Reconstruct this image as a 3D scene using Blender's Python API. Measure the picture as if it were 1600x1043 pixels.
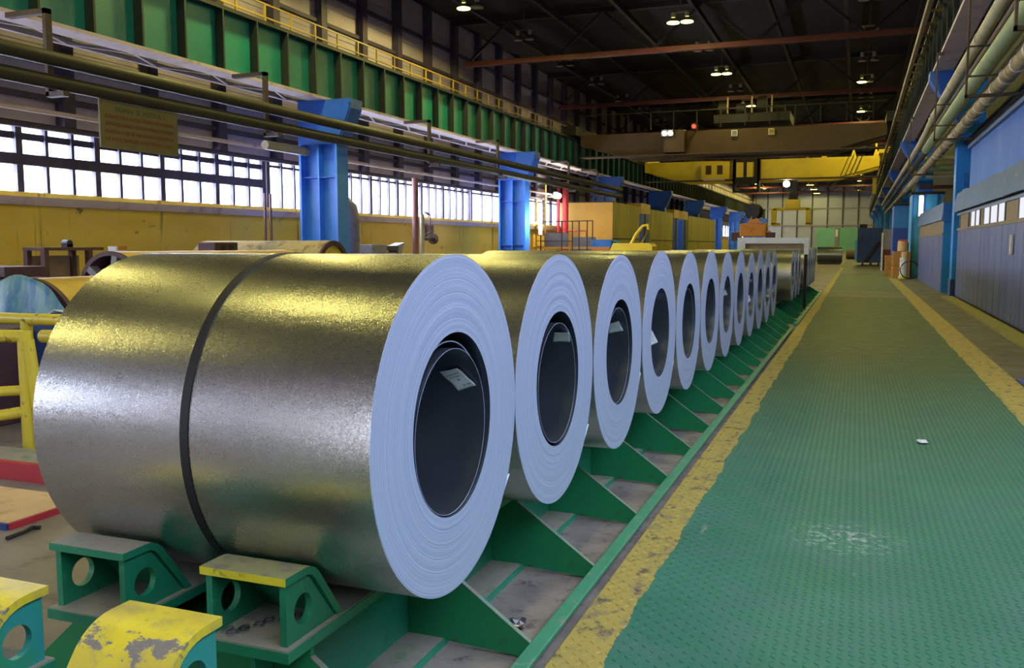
import bpy, math, random
from mathutils import Vector, Matrix
random.seed(7)
R = math.radians
scene = bpy.context.scene
COL = scene.collection
for o in list(bpy.data.objects): bpy.data.objects.remove(o)

# ------------------------------------------------------------------ camera, world, lights, exposure
cam_d = bpy.data.cameras.new('camera'); cam = bpy.data.objects.new('camera', cam_d); COL.objects.link(cam)
cam.location = (0, 0, 1.65); cam.rotation_euler = (R(90 - 5.653), 0, R(20.887))
cam_d.sensor_fit = 'HORIZONTAL'; cam_d.sensor_width = 36.0; cam_d.lens = 1408.8 / 1600 * 36
cam_d.clip_start = .05; cam_d.clip_end = 600
scene.camera = cam
vs = scene.view_settings
scene.display_settings.display_device = 'sRGB'
vs.view_transform = 'Standard'; vs.look = 'None'; vs.exposure = 0.6; vs.gamma = 1.0; vs.use_curve_mapping = False
w = bpy.data.worlds.new('sky'); scene.world = w; w.use_nodes = True
wn = w.node_tree.nodes; wl = w.node_tree.links
bg = wn['Background']; bg.inputs['Strength'].default_value = 2.2
sky = wn.new('ShaderNodeTexSky'); sky.sky_type = 'HOSEK_WILKIE'; sky.turbidity = 6.0; sky.sun_direction = (-.5, -.2, .6)
hsv = wn.new('ShaderNodeMixRGB'); hsv.inputs[0].default_value = .75; hsv.inputs[2].default_value = (2.6, 2.8, 3.2, 1)
wl.new(sky.outputs[0], hsv.inputs[1]); wl.new(hsv.outputs[0], bg.inputs['Color'])

def area(name, loc, rot, sx, sy, power, col):
    d = bpy.data.lights.new(name, 'AREA'); d.shape = 'RECTANGLE'; d.size = sx; d.size_y = sy; d.energy = power; d.color = col
    o = bpy.data.objects.new(name, d); COL.objects.link(o); o.location = loc; o.rotation_euler = rot
    return o
COOL = (.64, .74, 1.0)
# daylight: the long window strip in the far side wall, plus two added fills: cool light from the near side and an invented gate behind
area('daylight_window_strip', (-22.95, 20, 4.05), (0, R(-78), 0), 1.9, 72, 7500, (.70, .78, 1.0))
area('cool_fill_near_side', (3.15, 2.5, 6.2), (0, R(62), 0), 3.2, 19, 950, COOL)
area('cool_fill_back', (-6.5, -13.9, 3.0), (R(-90), 0, 0), 4.2, 4.2, 260, COOL)
LAMP_COL = (1.0, .86, .24)
LAMP_W = 560.0

# ------------------------------------------------------------------ materials
def C(h):
    h = h.lstrip('#'); v = [int(h[i:i + 2], 16) / 255 for i in (0, 2, 4)]
    return tuple((x / 12.92 if x <= .04045 else ((x + .055) / 1.055) ** 2.4) for x in v) + (1,)
MATS = {}
class NT:
    def __init__(s, name):
        s.m = bpy.data.materials.new(name); s.m.use_nodes = True; s.n = s.m.node_tree.nodes; s.l = s.m.node_tree.links
        s.b = s.n['Principled BSDF']; s.x = 0
    def node(s, t, **kw):
        n = s.n.new(t)
        for k, v in kw.items(): setattr(n, k, v)
        return n
    def ln(s, a, b): s.l.new(a, b)
    def coord(s, kind='Object'):
        return s.node('ShaderNodeTexCoord').outputs[kind]
    def noise(s, vec, scale, detail=5, rough=.6, dim='3D'):
        n = s.node('ShaderNodeTexNoise'); n.noise_dimensions = dim
        n.inputs['Scale'].default_value = scale; n.inputs['Detail'].default_value = detail; n.inputs['Roughness'].default_value = rough
        if vec is not None: s.ln(vec, n.inputs['W' if dim == '1D' else 'Vector'])
        return n.outputs['Fac']
    def math(s, op, a, b=None, clamp=False):
        n = s.node('ShaderNodeMath', operation=op); n.use_clamp = clamp
        for i, v in enumerate((a, b)):
            if v is None: continue
            if isinstance(v, (int, float)): n.inputs[i].default_value = v
            else: s.ln(v, n.inputs[i])
        return n.outputs[0]
    def ramp(s, f, lo, hi):
        n = s.node('ShaderNodeMapRange'); n.clamp = True; n.interpolation_type = 'SMOOTHSTEP'
        n.inputs[1].default_value = lo; n.inputs[2].default_value = hi; s.ln(f, n.inputs[0]); return n.outputs[0]
    def mix(s, f, a, b):
        n = s.node('ShaderNodeMixRGB')
        if isinstance(f, (int, float)): n.inputs[0].default_value = f
        else: s.ln(f, n.inputs[0])
        for i, v in ((1, a), (2, b)):
            if isinstance(v, tuple): n.inputs[i].default_value = v
            else: s.ln(v, n.inputs[i])
        return n.outputs[0]
    def sep(s, vec):
        n = s.node('ShaderNodeSeparateXYZ'); s.ln(vec, n.inputs[0]); return n.outputs
    def scalev(s, vec, v):
        n = s.node('ShaderNodeVectorMath', operation='MULTIPLY'); s.ln(vec, n.inputs[0]); n.inputs[1].default_value = v; return n.outputs[0]
    def bump(s, h, strength, dist=.01):
        n = s.node('ShaderNodeBump'); n.inputs['Strength'].default_value = strength; n.inputs['Distance'].default_value = dist
        s.ln(h, n.inputs['Height']); s.ln(n.outputs[0], s.b.inputs['Normal'])
    def set(s, col=None, rough=None, metal=None):
        for k, v in (('Base Color', col), ('Roughness', rough), ('Metallic', metal)):
            if v is None: continue
            if isinstance(v, (int, float, tuple)): s.b.inputs[k].default_value = v
            else: s.ln(v, s.b.inputs[k])
def paint(name, col, rough=.5, metal=0.0, dirt=None, dscale=3.0, lo=.5, hi=.75, dirt2=None, bump=.0, bscale=60, vs_=(1, 1, 1), kind='Object', var=.12):
    """paint with patches of dirt or wear, slight variation and fine relief"""
    if name in MATS: return MATS[name]
    t = NT(name); v = t.scalev(t.coord(kind), vs_); c = C(col) if isinstance(col, str) else col
    dark = tuple(x * (1 - var * 2) for x in c[:3]) + (1,); light = tuple(min(1, x * (1 + var)) for x in c[:3]) + (1,)
    k = t.mix(t.noise(v, dscale * .37, 3), dark, light)
    if dirt: k = t.mix(t.ramp(t.noise(v, dscale, 8, .65), lo, hi), k, C(dirt))
    if dirt2: k = t.mix(t.ramp(t.noise(v, dscale * 3.1, 6, .7), .58, .72), k, C(dirt2))
    t.set(k, t.math('ADD', t.math('MULTIPLY', t.noise(v, dscale * 2, 3), .25), rough - .12), metal)
    if bump: t.bump(t.noise(v, bscale, 4), bump, .004)
    MATS[name] = t.m; return t.m
def emit(name, col, strength):
    t = NT(name); t.set((.1, .1, .1, 1), .5)
    t.b.inputs['Emission Color'].default_value = col; t.b.inputs['Emission Strength'].default_value = strength
    MATS[name] = t.m; return t.m

M = {}
M['green'] = paint('green_block_paint', '#1f7d58', .42, dirt='#1a4a34', dscale=9, lo=.55, hi=.8, dirt2='#2c8f66', bump=.15)
M['green_dark'] = paint('green_gusset_paint', '#14804c', .45, dirt='#3d4430', dscale=7, lo=.6, hi=.8, bump=.1)
M['green_beam'] = paint('green_beam_paint', '#2a8f6b', .4, dirt='#1c5a40', dscale=5, lo=.55, hi=.8, bump=.1)
M['green_edge'] = paint('worn_green_edge', '#6f8a78', .55, dirt='#7d7468', dscale=14, lo=.45, hi=.6)
M['rail'] = paint('kerb_rail_paint', '#3f8f6a', .5, dirt='#7c8d76', dscale=12, lo=.55, hi=.68, dirt2='#2b6e4c', bump=.2)
M['dust_green'] = paint('dusty_green_top', '#8d8778', .75, dirt='#5f7a55', dscale=7, lo=.5, hi=.68, dirt2='#6a5c50', bump=.25)
M['dust_yellow'] = paint('dusty_yellow_green_top', '#8f8f5c', .7, dirt='#75705f', dscale=8, lo=.46, hi=.6, dirt2='#6b5a4c', bump=.25)
def m_chipped():
    t = NT('chipped_yellow_paint'); v = t.coord(); s_ = t.sep(v)
    k = t.mix(t.ramp(t.noise(v, 6, 5), .35, .65), C('#d6c22e'), C('#c2ae3c'))
    k = t.mix(t.math('MULTIPLY', t.ramp(t.noise(v, 14, 7, .7), .5, .62), .55), k, C('#a89c58'))
    # bare grey steel where the paint has come off along the knee
    knee = t.math('ABSOLUTE', t.math('SUBTRACT', s_[1], -.165)); near = t.ramp(knee, .085, .0)
    chip = t.ramp(t.math('ADD', t.math('MULTIPLY', near, .17), t.noise(t.scalev(v, (1, 1.8, 1)), 9, 8, .72)), .66, .69)
    k = t.mix(chip, k, t.mix(t.noise(v, 60, 4), C('#6a6460'), C('#857f78')))
    t.set(k, t.math('ADD', t.math('MULTIPLY', chip, .15), .38)); t.bump(t.math('SUBTRACT', t.noise(v, 90, 4), t.math('MULTIPLY', chip, .8)), .35, .003); MATS['chipped'] = t.m; return t.m
M['yellow_worn'] = m_chipped()
M['yellow_edge'] = paint('yellow_edge_paint', '#cfc022', .45, dirt='#5f7a2d', dscale=16, lo=.55, hi=.66)
M['teal_side'] = paint('teal_side_paint', '#2f8f86', .42, dirt='#2b8a5c', dscale=4, lo=.5, hi=.65)
M['yellow_rail'] = paint('yellow_pipe_paint', '#cfb92d', .42, dirt='#6b5a35', dscale=14, lo=.6, hi=.66, dirt2='#b39a2a', bump=.2)
M['catwalk'] = paint('catwalk_yellow', '#9a7e18', .5, dirt='#6b5514', dscale=2, lo=.55, hi=.75)
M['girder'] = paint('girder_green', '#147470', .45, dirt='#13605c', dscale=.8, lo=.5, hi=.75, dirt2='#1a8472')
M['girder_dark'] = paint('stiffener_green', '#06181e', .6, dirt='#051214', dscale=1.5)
M['flange'] = paint('pale_flange', '#b9a9b2', .6, dirt='#8a7478', dscale=1.2, lo=.5, hi=.75)
M['column'] = paint('column_blue', '#3a80e4', .42, dirt='#2a64b8', dscale=1.3, lo=.55, hi=.8)
M['column_dark'] = paint('column_deep_blue', '#1684e0', .42, dirt='#0f66b4', dscale=1.2, lo=.55, hi=.8)
M['bracket'] = paint('bracket_blue', '#1c58be', .5, dirt='#1a3a78', dscale=1.5)
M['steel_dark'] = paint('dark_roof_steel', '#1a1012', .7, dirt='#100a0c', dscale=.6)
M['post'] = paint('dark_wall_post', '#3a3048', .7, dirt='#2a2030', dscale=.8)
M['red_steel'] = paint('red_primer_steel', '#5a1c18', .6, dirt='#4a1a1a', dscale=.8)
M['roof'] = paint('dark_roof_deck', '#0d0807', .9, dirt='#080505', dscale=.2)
M['siding'] = paint('grey_siding', '#a598a8', .8, dirt='#84788a', dscale=.5, lo=.5, hi=.75, dirt2='#b0a2b0')
M['end_siding'] = paint('end_wall_siding', '#9ea2b4', .8, dirt='#888ca0', dscale=.25)
M['mullion'] = paint('window_steel', '#4a4258', .6, dirt='#332a3c', dscale=2)
M['pipe_green'] = paint('pipe_olive', '#1e1f18', .6, dirt='#261c18', dscale=1.5, lo=.45, hi=.65)
M['pipe_cream'] = paint('pipe_cream', '#b5aa8c', .55, dirt='#8f8468', dscale=1.5, lo=.5, hi=.75)
M['pipe_sage'] = paint('pipe_sage', '#8a9a72', .5, dirt='#6f7a55', dscale=1.5, lo=.5, hi=.75)
M['pipe_wrap'] = paint('pipe_wrap', '#a08c62', .7, dirt='#6f5a38', dscale=3, lo=.45, hi=.65, dirt2='#cfc6b4', bump=.5, bscale=14)
M['pipe_white'] = paint('pipe_white', '#cfc6bc', .5, dirt='#8f8478', dscale=3)
M['hanger'] = paint('hanger_brown', '#4a3a30', .7, dirt='#33261f', dscale=3)
M['pink_pipe'] = paint('brown_pink_pipe', '#8a5a54', .55, dirt='#5f3a38', dscale=2)
M['red_pipe'] = paint('red_pipe_paint', '#c0343e', .45, dirt='#8f2a30', dscale=2)
M['crane_brown'] = paint('crane_brown', '#422b08', .6, dirt='#33220a', dscale=.4)  # brown deepened for the unlit crane, shade put into the colour
M['crane_yellow'] = paint('crane_yellow', '#e0c21a', .45, dirt='#b8960f', dscale=.4)
M['crane_dark'] = paint('crane_dark', '#120d09', .7, dirt='#0e0a07', dscale=1)
M['orange'] = paint('orange_paint', '#c07a1c', .5, dirt='#8f5514', dscale=2)
M['blue_box'] = paint('blue_box_paint', '#1f6fc4', .5, dirt='#154f94', dscale=1)
M['blue_deep'] = paint('deep_blue_paint', '#1a3f9a', .5, dirt='#142a6a', dscale=1)
M['blue_navy'] = paint('navy_paint', '#1c3a7a', .55, dirt='#142a5a', dscale=1)
M['blue_light'] = paint('light_blue_paint', '#3fa0d0', .5, dirt='#2f86b4', dscale=1)
M['shed_panel'] = paint('shed_panel_paint', '#5f6a98', .42, .35, dirt='#4c5690', dscale=1.5, lo=.45, hi=.7, dirt2='#7d7a78', vs_=(1, 1, .25))
M['shed_awning'] = paint('awning_sheet', '#64748c', .4, .3, dirt='#59708f', dscale=2.5, lo=.45, hi=.65, dirt2='#8f8a68')
M['shed_blue'] = paint('corrugated_blue', '#1f5fae', .45, dirt='#3a6aa8', dscale=1.2, lo=.5, hi=.7, vs_=(1, 1, .3))
M['shed_trim'] = paint('shed_trim', '#7d6a4c', .6, dirt='#5f5a58', dscale=3)
M['grey_trim'] = paint('grey_trim', '#7f8a96', .5, dirt='#5f6a76', dscale=3)
M['tan_board'] = paint('tan_board', '#8f7a5c', .7, dirt='#74644c', dscale=3)
M['wood'] = paint('drum_wood', '#b5803f', .7, dirt='#8f5f2a', dscale=6, vs_=(1, 1, 5))
M['wood_light'] = paint('pale_wood', '#c9a878', .7, dirt='#a88858', dscale=6)
M['white'] = paint('white_paint', '#cfd2d8', .5, dirt='#a8a8ac', dscale=4)
M['black'] = paint('black_rubber', '#141216', .5)
M['rust_brown'] = paint('brown_steel', '#4c3034', .65, dirt='#33222a', dscale=4)
M['grey_box'] = paint('grey_box_paint', '#7f7a80', .5, dirt='#5f5a5c', dscale=3)
M['tarp'] = paint('teal_tarp', '#6f9a9a', .5, dirt='#3f7294', dscale=2.3, lo=.42, hi=.6, dirt2='#9ab0a0', vs_=(3, 1, .8))
M['yellow_drum'] = paint('yellow_wrap', '#c9a02c', .45, dirt='#b8902c', dscale=3, dirt2='#8f7a35', vs_=(1, 2, 1))
M['drum_top'] = paint('dusty_drum_top', '#a08f5a', .7, dirt='#7a6038', dscale=3, lo=.5, hi=.62)
M['cab_orange'] = paint('cabin_warm_yellow', '#e3b04a', .6, dirt='#d09a3c', dscale=.8, bump=.05)
M['cab_green'] = paint('cabin_green_yellow', '#b5a83a', .6, dirt='#8f8a3a', dscale=.8, vs_=(1, 1, .2))
M['red_floor'] = paint('red_channel_paint', '#b02a34', .5, dirt='#8f2a30', dscale=4)
M['paper'] = paint('paper_tag', '#e6eaee', .6, dirt='#c8ccd4', dscale=40, lo=.5, hi=.7)
M['ink'] = paint('printed_ink', '#5f5a6a', .7)
M['sign'] = paint('sign_board', '#665e36', .7, dirt='#5c5440', dscale=1.2)
M['letter_red'] = paint('sign_red_letters', '#7a2a2a', .7)
M['letter_green'] = paint('sign_green_letters', '#2a4a38', .7)
M['strap'] = paint('black_strap', '#0c080e', .6)
M['seal'] = paint('bright_steel_scrap', '#b9b6c0', .25, .9)
M['glow'] = emit('lamp_glass', (1.0, .95, .20, 1), 7.5)
M['glow_red'] = emit('red_signal_glass', (1.0, .02, .015, 1), 3.0)
M['glow_tube'] = emit('fluorescent_glass', (.9, .95, 1.0, 1), 6.0)
M['glow_work'] = emit('work_lamp_glass', (1.0, .96, .75, 1), 40.0)
M['lamp_shade'] = paint('lamp_shade_paint', '#4a463e', .5, dirt='#36322c', dscale=3)
M['reflector'] = paint('lamp_reflector', '#a8a49c', .35, .6)

# window glass: dusty panes
def m_glass():
    t = NT('dusty_window_glass'); t.n.remove(t.b)
    out = t.n['Material Output']
    tr = t.node('ShaderNodeBsdfTransparent'); tr.inputs[0].default_value = (.92, .94, .97, 1)
    gl = t.node('ShaderNodeBsdfGlossy'); gl.inputs['Roughness'].default_value = .15
    di = t.node('ShaderNodeBsdfTranslucent'); di.inputs[0].default_value = (.85, .88, .92, 1)
    a = t.node('ShaderNodeMixShader'); a.inputs[0].default_value = .12; t.ln(tr.outputs[0], a.inputs[1]); t.ln(di.outputs[0], a.inputs[2])
    b = t.node('ShaderNodeMixShader'); b.inputs[0].default_value = .05; t.ln(a.outputs[0], b.inputs[1]); t.ln(gl.outputs[0], b.inputs[2])
    t.ln(b.outputs[0], out.inputs[0]); return t.m
M['glass'] = m_glass()

def m_coil_side():
    t = NT('galvanized_spangle'); v = t.coord()
    n1 = t.noise(t.scalev(v, (1, 1, 1)), 330, 3, .7)
    n2 = t.noise(t.scalev(v, (.6, 1.6, 1.6)), 2.2, 3)
    vo = t.node('ShaderNodeTexVoronoi'); vo.inputs['Scale'].default_value = 300; t.ln(v, vo.inputs['Vector'])
    c = t.mix(t.ramp(n2, .3, .7), (.48, .49, .49, 1), (.60, .61, .60, 1))
    c = t.mix(t.math('MULTIPLY', vo.outputs['Color'], .35), c, (.75, .74, .70, 1))
    t.set(c, t.math('ADD', t.math('MULTIPLY', n1, .16), .20), 1.0)
    # spangle: each zinc crystal leans its own way
    sp = t.node('ShaderNodeVectorMath', operation='SUBTRACT'); t.ln(vo.outputs['Color'], sp.inputs[0]); sp.inputs[1].default_value = (.5, .5, .5)
    le = t.scalev(sp.outputs[0], (.06, .13, .13))
    ad = t.node('ShaderNodeVectorMath', operation='ADD'); ge_ = t.node('ShaderNodeNewGeometry'); t.ln(ge_.outputs['Normal'], ad.inputs[0]); t.ln(le, ad.inputs[1])
    no = t.node('ShaderNodeVectorMath', operation='NORMALIZE'); t.ln(ad.outputs[0], no.inputs[0]); t.ln(no.outputs[0], t.b.inputs['Normal'])
    return t.m
M['coil_side'] = m_coil_side()
def m_coil_face():
    t = NT('wound_strip_edges'); v = t.coord(); s = t.sep(v)
    r = t.math('SQRT', t.math('ADD', t.math('POWER', s[1], 2), t.math('POWER', s[2], 2)))
    rr = t.math('ADD', r, t.math('MULTIPLY', t.noise(v, 2.5, 3), .012))
    a = t.noise(t.math('MULTIPLY', rr, 190), 1.0, 4, .75, '1D'); b = t.noise(t.math('MULTIPLY', rr, 34), 1.0, 3, .6, '1D')
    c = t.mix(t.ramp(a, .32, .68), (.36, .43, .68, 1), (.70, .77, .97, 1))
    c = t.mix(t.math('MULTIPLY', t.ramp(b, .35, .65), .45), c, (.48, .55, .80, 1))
    t.set(c, .40, .35); t.bump(a, .35, .003); return t.m
M['coil_face'] = m_coil_face()
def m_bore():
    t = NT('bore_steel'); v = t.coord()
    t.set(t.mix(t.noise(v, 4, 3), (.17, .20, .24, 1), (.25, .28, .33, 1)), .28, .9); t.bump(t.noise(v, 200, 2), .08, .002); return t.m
M['bore'] = m_bore()

def m_walk():
    """checker plate paint: green with worn yellow borders, dusty scuffs; concrete coloured far on"""
    t = NT('walkway_paint'); g = t.node('ShaderNodeNewGeometry').outputs['Position']; s = t.sep(g)
    big = t.noise(g, .9, 4); mid = t.noise(g, 3.2, 6, .65); fine = t.noise(g, 26, 6, .7)
    edge = t.math('ADD', t.math('MULTIPLY', t.noise(g, 2.2, 5, .65), .10), t.math('MULTIPLY', t.noise(g, .35, 2), .10))
    gr = t.mix(t.ramp(big, .3, .7), C('#2a6c54'), C('#37785f'))
    gr = t.mix(t.math('MULTIPLY', t.ramp(mid, .42, .72), .65), gr, C('#4f7266'))
    gr = t.mix(t.math('MULTIPLY', t.ramp(fine, .50, .75), .35), gr, C('#5a6a58'))
    gr = t.mix(t.math('MULTIPLY', t.ramp(t.noise(t.scalev(g, (1, .3, 1)), 5.5, 5), .66, .74), .55), gr, C('#9a9a94'))
    gr = t.mix(t.math('MULTIPLY', t.ramp(t.math('ADD', s[1], t.math('MULTIPLY', big, 5)), 7, 18), .75), gr, t.mix(t.ramp(mid, .35, .65), C('#48502a'), C('#3a4826')))  # olive with distance: yellow lamp light put into the paint colour
    # scuff with shape of its own
    d = t.node('ShaderNodeVectorMath', operation='DISTANCE'); t.ln(g, d.inputs[0]); d.inputs[1].default_value = (-.02, 5.3, 0)
    sc = t.math('MULTIPLY', t.ramp(d.outputs['Value'], .42, .0), t.ramp(t.noise(g, 18, 5, .75), .5, .62))
    gr = t.mix(t.math('MULTIPLY', sc, .8), gr, C('#b4bab4'))
    ye = t.mix(t.ramp(t.noise(g, 7, 8, .7), .5, .68), C('#a8964a'), C('#83765a'))
    ye = t.mix(t.ramp(t.noise(t.scalev(g, (1.6, 1, 1)), 7, 7, .72), .53, .64), ye, C('#5a5044'))
    x = s[0]; xw = t.math('ADD', x, edge)
    left = t.math('MULTIPLY', t.math('LESS_THAN', xw, -.79), t.math('LESS_THAN', s[1], 70))
    right = t.math('MULTIPLY', t.math('GREATER_THAN', xw, 1.58), t.math('LESS_THAN', s[1], 66))
    con = t.mix(t.ramp(t.noise(g, .5, 6), .4, .65), C('#5c5e58'), C('#6a6a62'))
    # crosswise concrete bays beyond the plates
    bay = t.math('MAXIMUM', t.math('MULTIPLY', t.math('GREATER_THAN', s[1], 30.5), t.math('LESS_THAN', s[1], 34.5)), t.math('GREATER_THAN', s[1], 55))
    k = t.mix(t.math('MULTIPLY', bay, .8), gr, con)
    k = t.mix(t.math('MAXIMUM', left, right), k, ye)
    t.set(k, t.math('ADD', t.math('MULTIPLY', mid, .3), .48), 0.0); t.b.inputs['Specular IOR Level'].default_value = .3
    # far relief only; near relief is built
    w1 = t.node('ShaderNodeTexChecker'); w1.inputs['Scale'].default_value = 28; t.ln(g, w1.inputs['Vector'])
    far = t.math('GREATER_THAN', s[1], 17.0)
    t.bump(t.math('ADD', t.math('MULTIPLY', fine, .4), t.math('MULTIPLY', t.math('MULTIPLY', w1.outputs['Fac'], far), .25)), .35, .004); return t.m
M['walk'] = m_walk()
def m_concrete(name, a, b, c, scale=.8):
    t = NT(name); g = t.node('ShaderNodeNewGeometry').outputs['Position']
    k = t.mix(t.ramp(t.noise(g, scale, 8, .65), .35, .65), C(a), C(b))
    k = t.mix(t.ramp(t.noise(g, scale * 4, 7, .7), .56, .70), k, C(c))
    t.set(k, t.math('ADD', t.math('MULTIPLY', t.noise(g, scale * 2, 4), .4), .45)); t.bump(t.noise(g, 30, 6), .3, .006); return t.m
M['concrete'] = m_concrete('dusty_concrete', '#857c72', '#6f665e', '#564b46')
M['pit'] = m_concrete('pit_concrete', '#8a8276', '#6f6660', '#473a42', 3.0)
M['apron'] = m_concrete('olive_concrete', '#5e5c4a', '#4e4c40', '#3c3a32')
def m_yellow_wall():
    t = NT('yellow_plaster'); g = t.node('ShaderNodeNewGeometry').outputs['Position']
    k = t.mix(t.ramp(t.noise(g, .5, 7, .6), .35, .65), C('#ecc63e'), C('#f0d058'))
    k = t.mix(t.ramp(t.noise(t.scalev(g, (1, .6, 1)), 1.6, 8, .7), .60, .70), k, C('#8a7438'))
    drip = t.ramp(t.noise(t.scalev(g, (1, 2.2, .10)), 1.5, 4, .6), .61, .70)
    k = t.mix(t.math('MULTIPLY', drip, .7), k, C('#5f4a2c'))
    t.set(k, .7); t.bump(t.noise(g, 12, 5), .3, .01); return t.m
M['yellow_wall'] = m_yellow_wall()

# ------------------------------------------------------------------ mesh helpers
OFF = {}
class MB:
    def __init__(s): s.v = []; s.f = []
    def add(s, vs, fs):
        b = len(s.v); s.v += [tuple(p) for p in vs]; s.f += [tuple(i + b for i in f) for f in fs]; return s
    def box(s, x0, x1, y0, y1, z0, z1):
        vs = [(x, y, z) for z in (z0, z1) for y in (y0, y1) for x in (x0, x1)]
        return s.add(vs, [(0, 2, 3, 1), (4, 5, 7, 6), (0, 1, 5, 4), (2, 6, 7, 3), (0, 4, 6, 2), (1, 3, 7, 5)])
    def bar(s, p0, p1, w, h=None):
        """square bar between two points"""
        p0, p1 = Vector(p0), Vector(p1); h = h or w; d = (p1 - p0).normalized()
        up = Vector((0, 0, 1)) if abs(d.z) < .9 else Vector((1, 0, 0))
        a = d.cross(up).normalized() * w / 2; b = a.cross(d).normalized() * h / 2
        vs = [p + q for p in (p0, p1) for q in (-a - b, a - b, a + b, -a + b)]
        return s.add(vs, [(3, 2, 1, 0), (4, 5, 6, 7), (0, 1, 5, 4), (1, 2, 6, 5), (2, 3, 7, 6), (3, 0, 4, 7)])
    def cyl(s, p0, p1, r, n=16, r1=None, cap=True, hollow=0):
        p0, p1 = Vector(p0), Vector(p1); r1 = r if r1 is None else r1; d = (p1 - p0).normalized()
        up = Vector((0, 0, 1)) if abs(d.z) < .9 else Vector((1, 0, 0))
        a = d.cross(up).normalized(); b = a.cross(d)
        vs = []
        for p, rr in ((p0, r), (p1, r1)):
            vs += [p + a * rr * math.cos(2 * math.pi * i / n) + b * rr * math.sin(2 * math.pi * i / n) for i in range(n)]
        fs = [(i, (i + 1) % n, n + (i + 1) % n, n + i) for i in range(n)]
        if cap: fs += [tuple(range(n - 1, -1, -1)), tuple(range(n, 2 * n))]
        return s.add(vs, fs)
    def tube(s, pts, r, n=10):
        pts = [Vector(p) for p in pts]; rings = []
        for i, p in enumerate(pts):
            d = ((pts[min(i + 1, len(pts) - 1)] - pts[max(i - 1, 0)])).normalized()
            up = Vector((0, 0, 1)) if abs(d.z) < .9 else Vector((1, 0, 0))
            a = d.cross(up).normalized(); b = a.cross(d)
            rings.append([p + a * r * math.cos(2 * math.pi * k / n) + b * r * math.sin(2 * math.pi * k / n) for k in range(n)])
        vs = [q for g in rings for q in g]; fs = []
        for i in range(len(pts) - 1):
            for k in range(n): fs.append((i * n + k, i * n + (k + 1) % n, (i + 1) * n + (k + 1) % n, (i + 1) * n + k))
        fs += [tuple(range(n - 1, -1, -1)), tuple(range(len(vs) - n, len(vs)))]
        return s.add(vs, fs)
    def prism(s, poly, axis, a, b):
        """polygon (two coords) pushed along an axis from a to b"""
        def P(u, v, t): return {'x': (t, u, v), 'y': (u, t, v), 'z': (u, v, t)}[axis]
        n = len(poly); vs = [P(u, v, a) for u, v in poly] + [P(u, v, b) for u, v in poly]
        return s.add(vs, [tuple(range(n - 1, -1, -1)), tuple(range(n, 2 * n))] + [(i, (i + 1) % n, n + (i + 1) % n, n + i) for i in range(n)])
    def lathe_x(s, prof, yc, zc, n=96, close=False):
        """profile of (x, r) turned about an axis along X"""
        m = len(prof); vs = []
        for x, r in prof:
            vs += [(x, yc + r * math.cos(2 * math.pi * i / n), zc + r * math.sin(2 * math.pi * i / n)) for i in range(n)]
        fs = []
        for j in range(m - 1 if not close else m):
            j2 = (j + 1) % m
            for i in range(n): fs.append((j * n + i, j * n + (i + 1) % n, j2 * n + (i + 1) % n, j2 * n + i))
        return s.add(vs, fs)
    def build(s, name, mat, parent=None, smooth=False, bevel=0, at=None, rotz=0):
        me = bpy.data.meshes.new(name)
        off = Vector(at) if at else (OFF.get(parent.name, Vector()) if parent else Vector())
        me.from_pydata([tuple(Vector(p) - off) for p in s.v], [], s.f); me.materials.append(M[mat] if isinstance(mat, str) else mat)
        me.validate(); me.update()
        import bmesh
        bm = bmesh.new(); bm.from_mesh(me); bmesh.ops.recalc_face_normals(bm, faces=bm.faces); bm.to_mesh(me); bm.free()
        if smooth:
            me.shade_smooth()
            me.set_sharp_from_angle(angle=R(38))
        o = bpy.data.objects.new(name, me); COL.objects.link(o)
        if parent: o.parent = parent; OFF[o.name] = off
        elif at: o.location = at; OFF[o.name] = Vector(at)
        else: OFF[o.name] = Vector()
        if bevel:
            b = o.modifiers.new('soft_edge', 'BEVEL'); b.width = bevel; b.segments = 2; b.limit_method = 'ANGLE'
        return o
def tag(o, label=None, cat=None, group=None, kind=None):
    if label: o['label'] = label
    if cat: o['category'] = cat
    if group: o['group'] = group
    if kind: o['kind'] = kind
    return o
def thing(name, loc, label, cat, group=None):
    o = bpy.data.objects.new(name, None); COL.objects.link(o); o.location = loc; o.empty_display_size = .2
    OFF[o.name] = Vector(loc); return tag(o, label, cat, group)
def struct(name, mb, mat, **k):
    return tag(mb.build(name, mat, **k), kind='structure')
def kids(o): return [c for c in bpy.data.objects if c.parent == o]
def copy_tree(o, parent=None, memo=None):
    c = o.copy(); COL.objects.link(c)
    if parent: c.parent = parent
    for ch in kids(o): copy_tree(ch, c)
    return c
def dup(o, parent, loc=None):
    c = o.copy(); COL.objects.link(c); c.parent = parent
    if loc is not None: c.location = loc
    return c
ORD = ['first', 'second', 'third', 'fourth', 'fifth', 'sixth', 'seventh', 'eighth', 'ninth', 'tenth', 'eleventh', 'twelfth', 'thirteenth',
       'fourteenth', 'fifteenth', 'sixteenth', 'seventeenth', 'eighteenth', 'nineteenth', 'twentieth']

# ================================================================== THE SETTING
Y0, Y1 = -15.0, 210.0
struct('floor', MB().box(-23.2, 9, Y0, Y1 + 1, -.4, -.06), 'concrete')
walk = struct('floor_walkway', MB().box(-1.09, 1.86, Y0, 200, -.058, 0), 'walk')
struct('floor_side_strip', MB().box(1.861, 6.0, Y0, 200, -.058, -.001), 'apron')
struct('floor_pit', MB().box(-1.62, -1.091, 0.6, 33, -.059, -.045), 'pit')
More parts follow.
